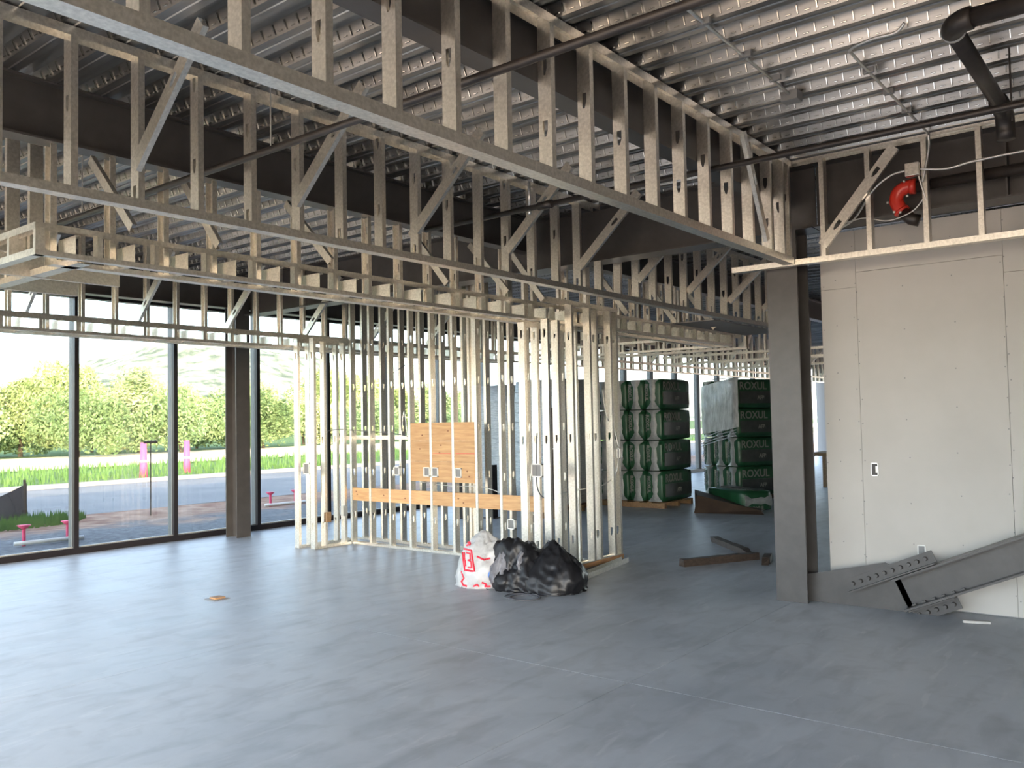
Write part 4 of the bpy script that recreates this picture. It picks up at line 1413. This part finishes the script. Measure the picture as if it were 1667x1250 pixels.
for (h, w, sd, n, lm, nm) in ((5.0, 4.2, 1, 8500, LEAF1, 'a'), (4.2, 4.6, 2, 8500, LEAF2, 'b'), (3.2, 4.0, 3, 5500, LEAF3, 'c'), (6.0, 4.4, 4, 8500, LEAF1, 'd')):
    cb, tb = tree_meshes(h, w, sd, n)
    KIND.append((cb.mesh('crown', lm), tb.mesh('trunk', BARK)))
TREES = []
rt_ = random.Random(17)
tnames = ['rounded yellow green tree', 'bushy mid green tree', 'low pale olive tree', 'tall yellow green tree']
TL = [  # (pixel-free world X, Y, kind, scale)
    (12.0, 56, 0, 1.0), (15.0, 55, 2, 1.0), (17.3, 56, 3, 0.95), (20.2, 55, 1, 0.85), (22.6, 57, 0, 0.95), (25.2, 55, 1, 0.9),
    (27.0, 57, 2, 1.1), (29.6, 56, 3, 0.95), (32.3, 55, 1, 0.95), (34.6, 57, 0, 0.75), (37.4, 55, 1, 1.0), (40.4, 57, 1, 0.95), (43.5, 56, 0, 0.8),
    (46.8, 57, 2, 0.95), (50.0, 56, 1, 0.9), (54, 57, 0, 1.0), (58, 56, 3, 0.9), (62.0, 58, 1, 1.0), (9.0, 57, 1, 1.0), (67, 58, 0, 1.0)]
ORD = ['first', 'second', 'third', 'fourth', 'fifth', 'sixth', 'seventh', 'eighth', 'ninth', 'tenth', 'eleventh', 'twelfth', 'thirteenth', 'fourteenth',
       'fifteenth', 'sixteenth', 'seventeenth', 'eighteenth', 'nineteenth', 'twentieth']
TL.sort(key=lambda q: q[0] / q[1])
for n_, (x_, y_, kd, s_) in enumerate(TL):
    k_ = (y_ + (0, 7, 3.5)[n_ % 3]) / y_
    x_, y_, s_ = x_ * k_, y_ * k_, s_ * (0.72 + 0.28 * k_)
    t = thing('tree', '%s, %s from the left in the row beyond the pale field' % (tnames[kd], ORD[n_]), 'tree', (x_, y_, GZ), group='trees beyond the field')
    t.rotation_euler = (0, 0, rt_.uniform(0, 6.28))
    t.scale = (s_, s_, s_)
    addc('crown', KIND[kd][0], t, (0, 0, 0))
    addc('trunk', KIND[kd][1], t, (0, 0, 0))
for n_ in range(16):                                                # a more distant paler belt of trees
    kd = rt_.choice((0, 2, 2))
    t = thing('tree', 'distant pale tree at the foot of the hill, seen above the hedge row', 'tree', (18 + n_ * 9 + rt_.uniform(-2, 2), 105 + rt_.uniform(-6, 8), GZ), group='distant trees at the hill foot')
    t.scale = (1.5, 1.5, 1.5 + rt_.random() * 0.6)
    t.rotation_euler = (0, 0, rt_.uniform(0, 6.28))
    addc('crown', KIND[kd][0], t, (0, 0, 0))
    addc('trunk', KIND[kd][1], t, (0, 0, 0))
# utility and site markers
up_ = thing('marker_post', 'thin dark rod with a small flag top standing in the clay outside', 'post', (9.6, 17.6, GZ))
b = MB(); b.tube([(9.6, 17.6, GZ - 0.1), (9.6, 17.6, 1.42)], 0.014, 8); part('rod', b, BLACKP, up_)
b = MB(); b.tube([(9.45, 17.6, 1.43), (9.75, 17.6, 1.43)], 0.03, 8); part('top', b, TIMBER, up_)
for (x_, y_, lab) in ((16.2, 30.2, 'hot pink barrier drum on the verge, left one'), (18.7, 31.5, 'hot pink barrier drum on the verge, partly behind the window mullion')):
    t = thing('site_marker', lab, 'marker', (x_, y_, GZ + 0.06))
    b = MB(); b.tube([(x_, y_, GZ), (x_, y_, GZ + 0.45), (x_, y_, GZ + 1.35)], [0.15, 0.13, 0.11], 12); part('drum', b, PINK, t, True)
    b = MB(); b.tube([(x_, y_, GZ + 0.62), (x_, y_, GZ + 0.70)], 0.145, 12); part('pale_band', b, WPLAST, t, True)
def survey(x_, y_, lab):
    t = thing('pipe_stand', lab, 'stand', (x_, y_, GZ))
    b = MB(); b.tube([(x_, y_ - 0.1, GZ + 0.05), (x_ + 1.05, y_ - 0.25, GZ + 0.05)], 0.035, 8); part('pipe', b, WPLAST, t, True)
    for k, dx in enumerate((0.15, 0.85)):
        b = MB(); b.tube([(x_ + dx, y_ - 0.1, GZ), (x_ + dx, y_ - 0.1, GZ + 0.28)], 0.03, 8); part('leg', b, PINK, t, True)
        b = MB(); b.tube([(x_ + dx, y_ - 0.1, GZ + 0.28), (x_ + dx, y_ - 0.1, GZ + 0.34)], [0.04, 0.11], 10); part('cup', b, PINK, t, True)
survey(5.9, 15.2, 'pink capped pipe stub on the gravel outside the left window')
survey(12.0, 17.0, 'pink capped pipe stub on the gravel outside beyond the window column')
sf = thing('silt_fence', 'sagging black silt fence on the grass tuft outside at far left', 'fence', (7.5, 18.8, GZ))
b = MB()
vs, fsx = [], []
N = 14
for i in range(N + 1):
    f = i / N
    x_ = 4.0 + 3.6 * f
    zt = 0.25 + 0.55 * (max(0, f - 0.45) / 0.55) ** 2 + 0.25 * (1 - f) ** 2
    vs += [(x_, 18.8 + 0.05 * math.sin(f * 9), GZ - 0.05), (x_, 18.8 + 0.08 * math.sin(f * 9), GZ + zt), (x_, 18.81 + 0.08 * math.sin(f * 9), GZ + zt)]
for i in range(N):
    fsx += [(3 * i, 3 * i + 3, 3 * i + 4, 3 * i + 1), (3 * i + 1, 3 * i + 4, 3 * i + 5, 3 * i + 2)]
b.add(vs, fsx)
part('fabric', b, FABRIC, sf)
b = MB(); b.tube([(7.6, 18.85, GZ - 0.1), (7.56, 18.85, GZ + 0.88)], 0.03, 8); part('stake', b, TIMBER, sf)
